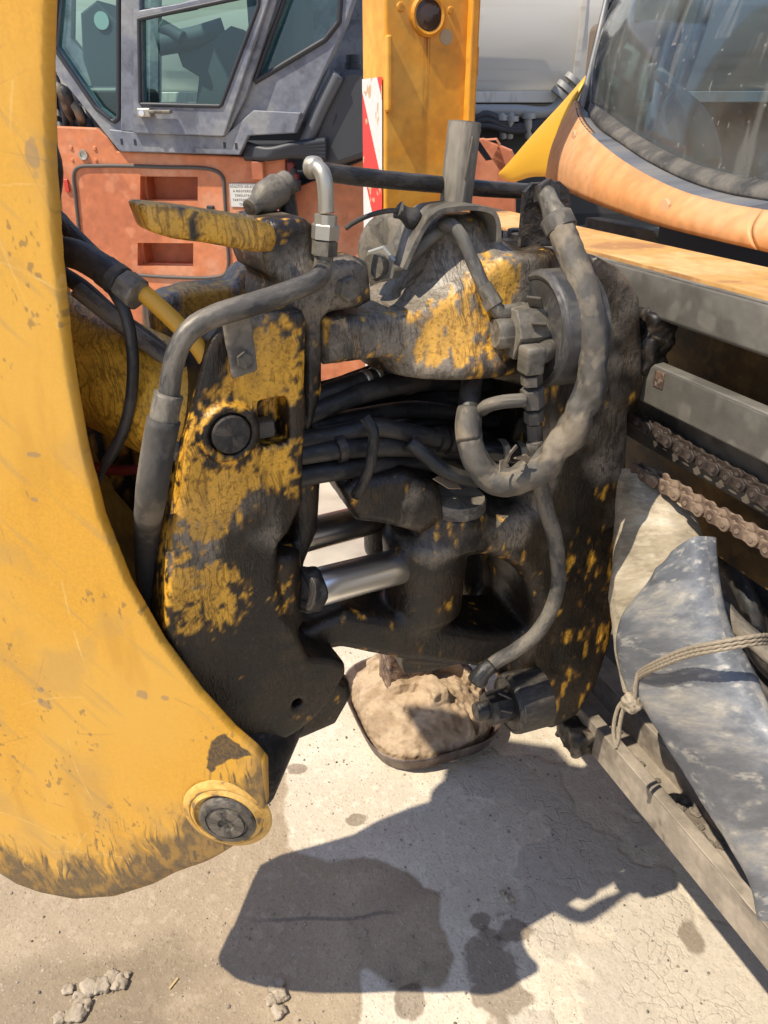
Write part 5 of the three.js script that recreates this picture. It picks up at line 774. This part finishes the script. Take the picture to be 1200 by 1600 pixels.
  for (const k of [-1, 0, 1]) part('cord_turn', tw([[1215, 1000 + k * 6, -0.01], [1180, 1000 + k * 6, -0.075], [1120, 1010 + k * 6, -0.108], [1070, 1021 + k * 6, -0.112], [1024, 1040 + k * 5, -0.108], [998, 1055 + k * 4, -0.09], [985 + k * 3, 1075, -0.07]], 0.0023), cm, cord);
  part('cord_drop', tw([[999, 1050, -0.09], [994, 1068, -0.09], [992, 1090, -0.088], [988, 1104, -0.088]], 0.0026), cm, cord);
  part('knot', loc2(nets((x, y, z) => Math.hypot(x, y, z) - 0.010 - 0.006 * fbm(x * 160, y * 160, z * 160, 2), V3(-0.02, -0.02, -0.02), V3(0.02, 0.02, 0.02), 0.0018, {}), world(M(987, 1098, 'x', -0.088)).sub(co)), cm, cord);
  part('cord_end', tw([[986, 1094, -0.09], [972, 1098, -0.092], [963, 1115, -0.092], [959, 1145, -0.092], [963, 1168, -0.092]], 0.0026), cm, cord);
  part('cord_end', tw([[985, 1098, -0.088], [975, 1108, -0.09], [969, 1130, -0.09], [966, 1158, -0.09], [961, 1170, -0.09]], 0.0026), cm, cord);
  function loc2(g, p) { return g.translate(p.x, p.y, p.z); }
}
// ---------------------------------------------------------------- milling machine behind: orange body, grey glazed cab
{
  const DF = new Frame(V3(0, 0, -3.3), -9);                       // its flank; right end a little nearer
  const mm = new THREE.Group(); addTop(mm, 'milling_machine', 'orange road milling machine with grey glazed cab parked behind the backhoe', 'milling machine'); mm.applyMatrix4(DF.m);
  const D = (px, py, z = 0) => DF.at(px, py, 'z', z), P2 = (l, z = 0) => DF.pts(l, z);
  const orange = STD({ map: rep(grainT([0.64, 0.215, 0.085], [0.52, 0.16, 0.065], [0.68, 0.29, 0.15], 4, 81), 1.2), roughness: 0.5 }), orange2 = STD({ map: rep(grainT([0.56, 0.19, 0.075], [0.46, 0.14, 0.06], [0.62, 0.25, 0.12], 4, 82), 1), roughness: 0.55 });
  const grey = STD({ map: rep(grainT([0.185, 0.195, 0.23], [0.115, 0.12, 0.145], [0.28, 0.28, 0.285], 5, 83), 1.5), roughness: 0.42 }), dk = STD({ color: lin(0.03, 0.032, 0.038), roughness: 0.5 });
  const glassM = new THREE.MeshPhysicalMaterial({ color: lin(0.74, 0.92, 0.89), transmission: 1, thickness: 0, roughness: 0.02, ior: 1.5, side: THREE.DoubleSide });
  // body with openings for the recessed steps
  const r1 = [[217, 273], [311, 274], [311, 316], [217, 316]], r2 = [[213, 377], [304, 378], [304, 418], [213, 417]];
  part('body_panel', uvBox(plate(P2([[60, 196], [150, 200], [168, 214], [182, 236], [345, 243], [400, 246], [445, 244], [445, 330], [470, 470], [300, 470], [290, 900], [-260, 900], [-260, 196]]), -0.06, 0, { bevel: 0.006, holes: [P2(r1), P2(r2)] })), orange, mm);
  part('body_panel', uvBox(plate(P2([[445, 300], [520, 270], [600, 235], [700, 222], [755, 216], [800, 235], [812, 262], [806, 300], [806, 900], [430, 900]], -0.12), -0.2, -0.12, { bevel: 0.006, holes: [P2([[742, 232], [748, 218], [776, 216], [782, 226], [770, 252], [758, 254]], -0.12)] })), orange2, mm);
  part('chassis', uvBox(boxM(D(0, 400).x - 1.5, D(800, 400).x, 0.0, 1.1, -1.9, -0.25, 0.02)), dk, mm);
  for (const r of [r1, r2]) { const a = D(...r[0]), b = D(...r[2]); const x0 = a.x, x1 = b.x, y0 = b.y, y1 = a.y, g = groupPart('step_recess', mm); part('recess_back', boxM(x0 - 0.01, x1 + 0.01, y0 - 0.01, y1 + 0.01, -0.15, -0.14, 0.002), orange2, g); part('recess_floor', boxM(x0, x1, y0 - 0.008, y0, -0.14, -0.058, 0.001), orange2, g); part('recess_roof', boxM(x0, x1, y1, y1 + 0.008, -0.14, -0.058, 0.001), orange2, g); part('recess_side', boxM(x0 - 0.008, x0, y0, y1, -0.14, -0.058, 0.001), orange2, g); part('recess_side', boxM(x1, x1 + 0.008, y0, y1, -0.14, -0.058, 0.001), orange2, g); }
  // access flap outlined by its rubber seal
  const loop = P2([[122, 262], [160, 259], [250, 261], [335, 266], [348, 276], [351, 300], [354, 360], [357, 415], [352, 428], [335, 433], [270, 433], [200, 428], [140, 422], [128, 412], [124, 360], [118, 300], [116, 272]]);
  part('flap_seal', tube(loop.map(([x, y]) => V3(x, y, 0.004)), 0.0075, { radial: 8, closed: true, seg: 160, caps: false }), STD({ color: lin(0.10, 0.085, 0.075), roughness: 0.6 }), mm);
  for (const [x, y, r] of [[111, 231, 0.010], [148, 232, 0.010], [113, 250, 0.008], [150, 250, 0.008]]) { const p = D(x, y); part('rivet', lathe([[0.0001, 0], [r, 0], [r * 0.7, r * 0.5], [0.0001, r * 0.6]], V3(p.x, p.y, 0), V3(0, 0, 1), 16), orange, mm); }
  { const p = D(131, 242); part('lock', lathe([[0.0001, 0.004], [0.012, 0.004], [0.013, 0.008], [0.019, 0.010], [0.021, 0.006], [0.021, 0]], V3(p.x, p.y, 0), V3(0, 0, 1), 24), mat.zinc, mm); }
  for (const [x, y] of [[82, 205], [84, 219], [86, 236]]) { const p = D(x, y); part('bolt_hole', lathe([[0.0001, 0], [0.006, 0], [0.006, 0.001], [0.0001, 0.001]], V3(p.x, p.y, 0), V3(0, 0, 1), 14), dk, mm); }
  { const a = D(358, 286), b = D(403, 324); // warning sign: black lettering on white (flat print)
    const cv = document.createElement('canvas'); cv.width = 256; cv.height = 216; const c = cv.getContext('2d'); c.fillStyle = '#d6d3cb'; c.fillRect(0, 0, 256, 216); c.strokeStyle = '#8f8b84'; c.lineWidth = 4; c.strokeRect(2, 2, 252, 212); c.fillStyle = '#3a3634'; c.textAlign = 'center'; c.font = 'bold 30px sans-serif';
    ['RÖGZÍTÉS NÉLKÜL', 'A MEGYERESI', 'TERÜLETEN', 'TARTÓZKODNI', 'TILOS!'].forEach((s, i) => c.fillText(s, 128, 42 + i * 40, 240));
    const t = new THREE.CanvasTexture(cv); t.colorSpace = THREE.SRGBColorSpace; const g = new THREE.PlaneGeometry(b.x - a.x, a.y - b.y); g.translate((a.x + b.x) / 2, (a.y + b.y) / 2, 0.004); part('warning_sign', g, STD({ map: t, roughness: 0.6 }), mm); }
  { const p = D(106, 290); part('reflector', boxM(p.x - 0.012, p.x + 0.008, p.y - 0.025, p.y + 0.025, 0, 0.01, 0.003), STD({ color: lin(0.6, 0.05, 0.03), roughness: 0.3 }), mm); }
  { const p = D(331, 324); part('latch', boxM(p.x - 0.02, p.x + 0.012, p.y - 0.008, p.y + 0.008, 0, 0.012, 0.004), dk, mm); }
  { const a = D(395, 285); const g = D(430, 282); part('bracket', boxM(D(398, 280).x, D(415, 280).x, D(398, 280).y, D(398, 252).y, 0.002, 0.03, 0.003), orange2, mm); part('bolt', bolt(V3(g.x, g.y, 0), V3(0, 0, 1), 0.014, 0.012), mat.steel, mm); }
  // cab: frame plates with window openings, glass panes behind
  const cab = groupPart('cab', mm), zc = 0.02;
  const win1 = [[90, 0], [96, -150], [186, -150], [186, 184], [178, 190], [150, 168], [84, 72]], win2 = [[217, 26], [300, 10], [430, -120], [424, -20], [408, 8], [345, 168], [340, 166], [219, 162]], win2b = [[218, 14], [280, 5], [300, -2], [420, -150], [218, -150]], win3 = [[398, 128], [452, -20], [520, -150], [540, -150], [530, 34], [508, 62]];
  part('cab_frame', uvBox(plate(P2([[70, 92], [78, -180], [560, -180], [556, -10], [540, 40], [462, 208], [382, 208], [372, 240], [186, 236], [152, 194]], zc), zc - 0.05, zc, { bevel: 0.006, holes: [P2(win1, zc), P2(win2, zc), P2(win2b, zc), P2(win3, zc)] })), grey, cab);
  part('cab_sill', uvBox(plate(P2([[170, 202], [208, 206], [350, 213], [396, 172], [470, 176], [460, 208], [388, 212], [374, 242], [190, 237]], zc + 0.03), zc + 0.001, zc + 0.03, { bevel: 0.004 })), grey, cab);
  // door skin and posts standing proud
  const dr = part('door', uvBox(plate(P2([[208, -180], [460, -180], [420, 0], [350, 212], [346, 213], [208, 208]], zc + 0.05), zc + 0.031, zc + 0.05, { bevel: 0.004, holes: [P2([[217, 30], [300, 12], [404, -10], [404, 8], [345, 166], [219, 163]], zc + 0.05), P2([[218, 16], [280, 5], [405, -25], [420, -150], [218, -150]], zc + 0.05)] })), grey, cab);
  { const a = D(218, 176, zc + 0.05), b = D(268, 176, zc + 0.05); part('handle', boxM(a.x, a.x + 0.055, a.y - 0.016, a.y + 0.016, zc + 0.05, zc + 0.075, 0.006), mat.zinc, dr); part('handle', boxM(a.x + 0.05, b.x + 0.01, a.y - 0.004, a.y + 0.010, zc + 0.06, zc + 0.085, 0.006), mat.steel, dr); const k = D(226, 177, zc + 0.05); part('lock', lathe([[0.0001, 0], [0.011, 0], [0.011, 0.006], [0.0001, 0.008]], V3(k.x, k.y, zc + 0.074), V3(0, 0, 1), 20), mat.chrome, dr); }
  for (const [l, n] of [[[[186, -180], [207, -180], [207, 206], [186, 205]], 'door_post'], [[[396, -180], [445, -180], [437, -20], [382, 150], [352, 212], [346, 212], [412, 6]], 'rear_post']]) part(n, uvBox(plate(P2(l, zc + 0.045), zc + 0.001, zc + 0.03, { bevel: 0.004 })), grey, cab);
  for (const w of [win1, win3]) { const pts = P2(w, zc).map(([x, y]) => V3(x, y, zc + 0.003)); part('window_seal', tube(pts, 0.010, { radial: 8, closed: true, seg: 140, caps: false, sharp: true }), dk, cab); }
  { const pts = P2([[217, 30], [300, 12], [404, -10], [404, 8], [345, 166], [219, 163]], zc + 0.05).map(([x, y]) => V3(x, y, zc + 0.05)); part('window_seal', tube(pts, 0.008, { radial: 8, closed: true, seg: 140, caps: false, sharp: true }), dk, cab); }
  for (const w of [win1, win2, win2b, win3]) part('pane', plate(P2(w, zc), zc - 0.035, zc - 0.033, { bevel: 0 }), glassM, cab);
  for (const [x, y] of [[190, 221], [211, 222], [351, 227], [369, 228]]) { const p = D(x, y, zc + 0.03); part('slot', boxM(p.x - 0.005, p.x + 0.005, p.y - 0.011, p.y + 0.011, zc + 0.029, zc + 0.032, 0.001), dk, cab); }
  // interior: console, wheel, far side glazing bars, seat
  const din = STD({ color: lin(0.055, 0.07, 0.085), roughness: 0.7 });
  part('console', uvBox(plate(P2([[125, 20], [150, 0], [190, 40], [200, 190], [150, 160], [128, 90]], -0.5), -0.7, -0.5, { bevel: 0.01 })), din, cab);
  { const p = D(158, 32, -0.49); part('console_dial', lathe([[0.0001, 0], [0.035, 0], [0.035, 0.006], [0.0001, 0.006]], V3(p.x, p.y, -0.498), V3(0, 0, 1), 24), STD({ color: lin(0.35, 0.45, 0.42), roughness: 0.5 }), cab); }
  part('wheel_column', tube([D(246, 70, -0.55), D(300, 60, -0.6), D(350, 45, -0.65)], 0.045, { radial: 12 }), din, cab);
  part('steering_wheel', tube([D(252, 40, -0.55), D(262, 46, -0.55), D(286, 60, -0.55)], 0.028, { radial: 12 }), din, cab);
  part('armrest_console', uvBox(plate(P2([[274, 76], [330, 62], [360, 40], [390, 60], [380, 180], [305, 165], [310, 120], [284, 104]], -0.6), -0.8, -0.6, { bevel: 0.01 })), din, cab);
  part('seat_back', nets((x, y, z) => { const c = D(440, 30, -0.8); return boxs(c, 0.12, 0.45, 0.22, 0.1)(x, y, z); }, D(440, 30, -0.8).add(V3(-0.2, -0.6, -0.3)), D(440, 30, -0.8).add(V3(0.2, 0.6, 0.3)), 0.03, {}), din, cab);
  part('far_frame', uvBox(plate(P2([[88, 60], [95, -180], [620, -180], [560, 180], [160, 180]], -1.5), -1.55, -1.5, { bevel: 0.004, holes: [P2([[110, 60], [112, -120], [205, -120], [205, 120], [165, 130]], -1.5), P2([[246, 160], [246, -100], [430, -100], [390, 160]], -1.5)] })), grey, cab);
  part('floor', boxM(D(160, 230).x, D(470, 230).x, D(180, 235).y - 0.03, D(180, 235).y, -1.55, -0.05, 0.004), dk, cab);
  part('roof', boxM(D(70, 0).x - 0.1, D(560, 0).x + 0.2, 2.75, 2.85, -1.6, 0.1, 0.04), grey, cab);
  // black hood to the right of the cab
  const hood = STD({ color: lin(0.045, 0.047, 0.052), roughness: 0.42, bumpMap: rep(grainB, 2), bumpScale: 0.001 });
  part('hood', uvBox(plate(P2([[470, 225], [500, 170], [530, 112], [545, 108], [600, 108], [600, 235], [520, 262], [470, 262]], -0.03), -0.5, -0.03, { bevel: 0.02, holes: [P2([[512, 205], [520, 180], [530, 168], [533, 176], [526, 200]], -0.03)] })), hood, mm);
  part('hood_edge', tube([D(478, 225, -0.02), D(500, 172, -0.02), D(528, 116, -0.02)], 0.028, { radial: 12 }), STD({ color: lin(0.12, 0.125, 0.135), roughness: 0.4 }), mm);
  { const p = D(552, 104, -0.2); part('filler_cap', lathe([[0.0001, 0], [0.035, 0], [0.035, 0.02], [0.028, 0.024], [0.028, 0.05], [0.0001, 0.052]], V3(p.x, p.y - 0.01, -0.2), V3(0, 1, 0), 18), dk, mm); }
  for (let i = 0; i < 5; i++) part('hose', tube([[384, 228 + i * 4, 0.0], [420, 236 + i * 2, 0.03], [460, 228 + i * 3, 0.02], [510, 222 + i * 6, -0.01]].map(([x, y, z]) => D(x, y, z)), 0.018, { radial: 10 }), dk, mm);
  for (let i = 0; i < 4; i++) part('red_fitting', (() => { const p = D(455 + i * 3, 262 + i * 9, -0.02); return rbox(0.03, 0.05, 0.04, 0.01, p); })(), i % 2 ? dk : STD({ color: lin(0.18, 0.03, 0.03), roughness: 0.6 }), mm);
  // engine bay left of the cab
  for (let i = 0; i < 9; i++) { const x = 66 + i * 9, y = 110 + i * 9; part('engine_hose', tube([[x - 20, y + rr(-20, 10), -0.15], [x, y + rr(-10, 14), -0.1], [x + 14, y + 40, -0.12], [x + 22, 210, -0.14]].map(([a, b, z]) => D(a, b, z + rr(-0.1, 0.1))), rr(0.01, 0.025), { radial: 8 }), i % 3 ? dk : mat.steel, mm); }
  part('engine_block', boxM(D(20, 150).x, D(140, 150).x, D(60, 215).y, D(60, 130).y, -0.7, -0.28, 0.03), dk, mm);
  { const p = D(66, 92, -0.6); part('red_panel', boxM(p.x - 0.05, p.x + 0.1, p.y - 0.06, p.y + 0.02, -0.62, -0.58, 0.01), STD({ color: lin(0.35, 0.05, 0.04), roughness: 0.6 }), mm); }
}
{ // tank lorry behind: pale vessel on a chassis with discharge pipes
  const TF = new Frame(V3(0, 0, -5.2), -4), tl = new THREE.Group(); addTop(tl, 'tank_lorry', 'off white bulk tank trailer with grey discharge pipes behind the striped post', 'tank trailer'); tl.applyMatrix4(TF.m);
  const T = (px, py, z = 0) => TF.at(px, py, 'z', z);
  const white = STD({ map: rep(ctex(512, 512, (u, v) => { const a = tnoise(u, v, 4, 5, 91), s = sstep(0.62, 0.8, tnoise(u, v * 0.3 % 1, 32, 3, 92)); let c = mix3([0.70, 0.665, 0.60], [0.60, 0.56, 0.48], sstep(0.4, 0.7, a)); c = mix3(c, [0.34, 0.28, 0.2], s * 0.35); return c; }), 0.5), roughness: 0.4 });
  // lathe along x: cylinder belly with a cone towards the outlet
  const xA = T(380, 80).x - 2.2, xB = T(960, 80).x + 1.8, yb = T(800, 140).y, R = 1.2;
  const f = []; const pts = [[0.001, 0], [0.75, 0.0], [1.0, 0.06], [1.14, 0.25], [R, 0.6], [R, xB - xA - 0.6], [1.1, xB - xA - 0.2], [0.8, xB - xA], [0.001, xB - xA]];
  part('vessel', lathe(pts, V3(xA, yb + 0.42, -1.3), V3(1, 0, 0), 72), white, tl);
  for (const px of [560, 905]) { const x = T(px, 80).x; part('vessel_band', lathe([[R - 0.01, 0], [R + 0.012, 0], [R + 0.012, 0.03], [R - 0.01, 0.03]], V3(x, yb + 0.42, -1.3), V3(1, 0, 0), 72), white, tl); }
  const galv = STD({ color: lin(0.33, 0.325, 0.31), roughness: 0.5, metalness: 0.2 });
  part('side_rail', boxM(xA, xB, T(800, 160).y, T(800, 142).y, -0.16, -0.10, 0.006), white, tl);
  part('pipe', tube([T(650, 172, -0.1), T(800, 173, -0.1), T(862, 173, -0.1), T(884, 150, -0.1), T(900, 125, -0.12)], 0.035, { radial: 14 }), galv, tl);
  for (const px of [748, 784, 800, 826, 868]) { part('valve_pipe', tube([T(px, 172, -0.1), T(px + rr(-3, 3), 190, -0.08), T(px + rr(-8, 4), 215, -0.12)], 0.026, { radial: 12 }), galv, tl); const p = T(px, 180 + rr(0, 10), -0.08); part('valve_collar', lathe([[0.01, 0], [0.042, 0], [0.042, 0.03], [0.01, 0.03]], p, V3(0, 1, 0), 16), galv, tl); }
  for (const [px, py] of [[880, 140], [893, 128], [872, 150]]) { const p = T(px, py, -0.08); part('valve_collar', lathe([[0.01, 0], [0.055, 0], [0.055, 0.03], [0.01, 0.03]], p, V3(0.5, 0.7, 0), 16), galv, tl); }
  for (let i = 0; i < 3; i++) part('air_hose', tube([[700, 175 + i * 8, 0], [735, 186 + i * 6, 0.05], [760, 178 + i * 9, 0.05], [800, 196 + i * 4, 0.02], [850, 188 + i * 6, 0]].map(([x, y, z]) => T(x, y, z - 0.1)), 0.02, { radial: 8 }), STD({ color: lin(0.04, 0.04, 0.045), roughness: 0.6 }), tl);
  part('chassis_beam', boxM(xA, xB, 0.75, T(800, 156, -0.2).y, -0.24, -0.2, 0.01), STD({ color: lin(0.05, 0.048, 0.045), roughness: 0.7 }), tl);
  part('underrun_panel', boxM(T(700, 300).x, xB, 0.45, 0.85, -0.25, -0.2, 0.01), STD({ color: lin(0.13, 0.13, 0.135), roughness: 0.6 }), tl);
  for (const px of [430, 620, 1120]) { const w = new THREE.TorusGeometry(0.36, 0.15, 14, 40); const x = T(px, 300).x; w.translate(x, 0.51, -0.6); part('wheel', w, mat.blackRubber, tl); part('wheel_hub', lathe([[0.001, 0], [0.3, 0], [0.26, 0.05], [0.12, 0.08], [0.001, 0.1]], V3(x, 0.51, -0.6), V3(0, 0, 1), 24), galv, tl); }
}
// ---------------------------------------------------------------- clods, pebbles and straw on the concrete
{
  const clodM = STD({ map: rep(grainT([0.36, 0.29, 0.20], [0.24, 0.185, 0.125], [0.46, 0.38, 0.28], 8, 95), 6), roughness: 0.95 });
  const clod = (r, sd) => { const g = nets((x, y, z) => Math.hypot(x, y * 1.9, z) - r * (0.35 + 1.15 * fbm(x / r * 1.7 + sd, y / r * 1.7, z / r * 1.7, 4)), V3(-1.6 * r, -1.2 * r, -1.6 * r), V3(1.6 * r, 1.2 * r, 1.6 * r), r / 9, {}); return g; };
  const shapes = [3, 11, 23, 37].map((s) => clod(0.02, s));
  const spots = [[120, 1588, 0.9], [128, 1565, 0.8], [142, 1548, 0.9], [162, 1545, 0.9], [175, 1533, 0.75], [188, 1540, 0.8], [108, 1550, 0.55], [135, 1575, 0.65], [95, 1596, 0.6], [198, 1528, 0.45]];
  spots.forEach(([x, y, s], i) => { const [gx, gz] = gAt(x, y), m = new THREE.Mesh(shapes[i % 4], clodM); m.position.set(gx, 0.006 + 0.006 * s, gz); m.scale.setScalar(s); m.rotation.y = i * 1.9; addTop(m, 'dirt_clod', 'crumbly tan clod in the trail of dried mud below the boom', 'dirt clod', 'clods below the boom'); });
  const more = [[486, 1142, 0.5], [520, 1085, 0.7], [512, 1100, 0.5], [530, 1072, 0.6], [505, 1120, 0.4], [540, 1062, 0.5]];
  more.forEach(([x, y, s], i) => { const [gx, gz] = gAt(x, y), m = new THREE.Mesh(shapes[(i + 1) % 4], clodM); m.position.set(gx, 0.006 + 0.006 * s, gz); m.scale.setScalar(s); m.rotation.y = i * 2.7; addTop(m, 'dirt_clod', 'small tan clod beside the earth filled stabilizer foot', 'dirt clod', 'clods beside the stabilizer foot'); });
  const dark = [[432, 1545, 0.75], [440, 1560, 0.7], [425, 1568, 0.6], [436, 1585, 0.7], [795, 1408, 0.5], [786, 1398, 0.35]];
  dark.forEach(([x, y, s], i) => { const [gx, gz] = gAt(x, y), m = new THREE.Mesh(shapes[(i + 2) % 4], clodM); m.position.set(gx, 0.006 + 0.006 * s, gz); m.scale.setScalar(s); m.rotation.y = i * 1.3; addTop(m, 'dirt_clod', 'lump of dried mud lying in the shadow on the concrete', 'dirt clod', 'clods in the shade'); });
  { const [x, z] = gAt(272, 1540), g = new THREE.BoxGeometry(0.0035, 0.002, 0.022); const m = new THREE.Mesh(g, STD({ color: lin(0.5, 0.36, 0.16), roughness: 0.9 })); m.position.set(x, 0.0065, z); m.rotation.y = -0.5; addTop(m, 'straw_piece', 'short piece of straw beside the trail of clods', 'straw'); }
  // loose grit
  const gg = new THREE.IcosahedronGeometry(1, 0), N = 2600, im = new THREE.InstancedMesh(gg, STD({ roughness: 0.95, color: lin(0.85, 0.85, 0.85) }), N), o = new THREE.Object3D(), cc = new THREE.Color();
  for (let i = 0; i < N; i++) { const x = rr(-0.85, 0.6), z = rr(-1.9, -0.62), s = 0.0008 + 0.0028 * Math.pow(rnd(), 5); o.position.set(x, 0.004 + s * 0.4, z); o.scale.set(s, s * 0.7, s * rr(0.7, 1.3)); o.rotation.set(rnd() * 6, rnd() * 6, rnd() * 6); o.updateMatrix(); im.setMatrixAt(i, o.matrix); const k = rr(0.16, 0.5); im.setColorAt(i, cc.setRGB(k, k * 0.86, k * 0.68)); }
  addTop(im, 'loose_grit', 'loose sand grains and grit scattered over the concrete', 'grit', null, 'stuff');
}
scene.traverse((o) => { if (o.isMesh) { o.castShadow = true; o.receiveShadow = true; } });
renderer.render(scene, camera);
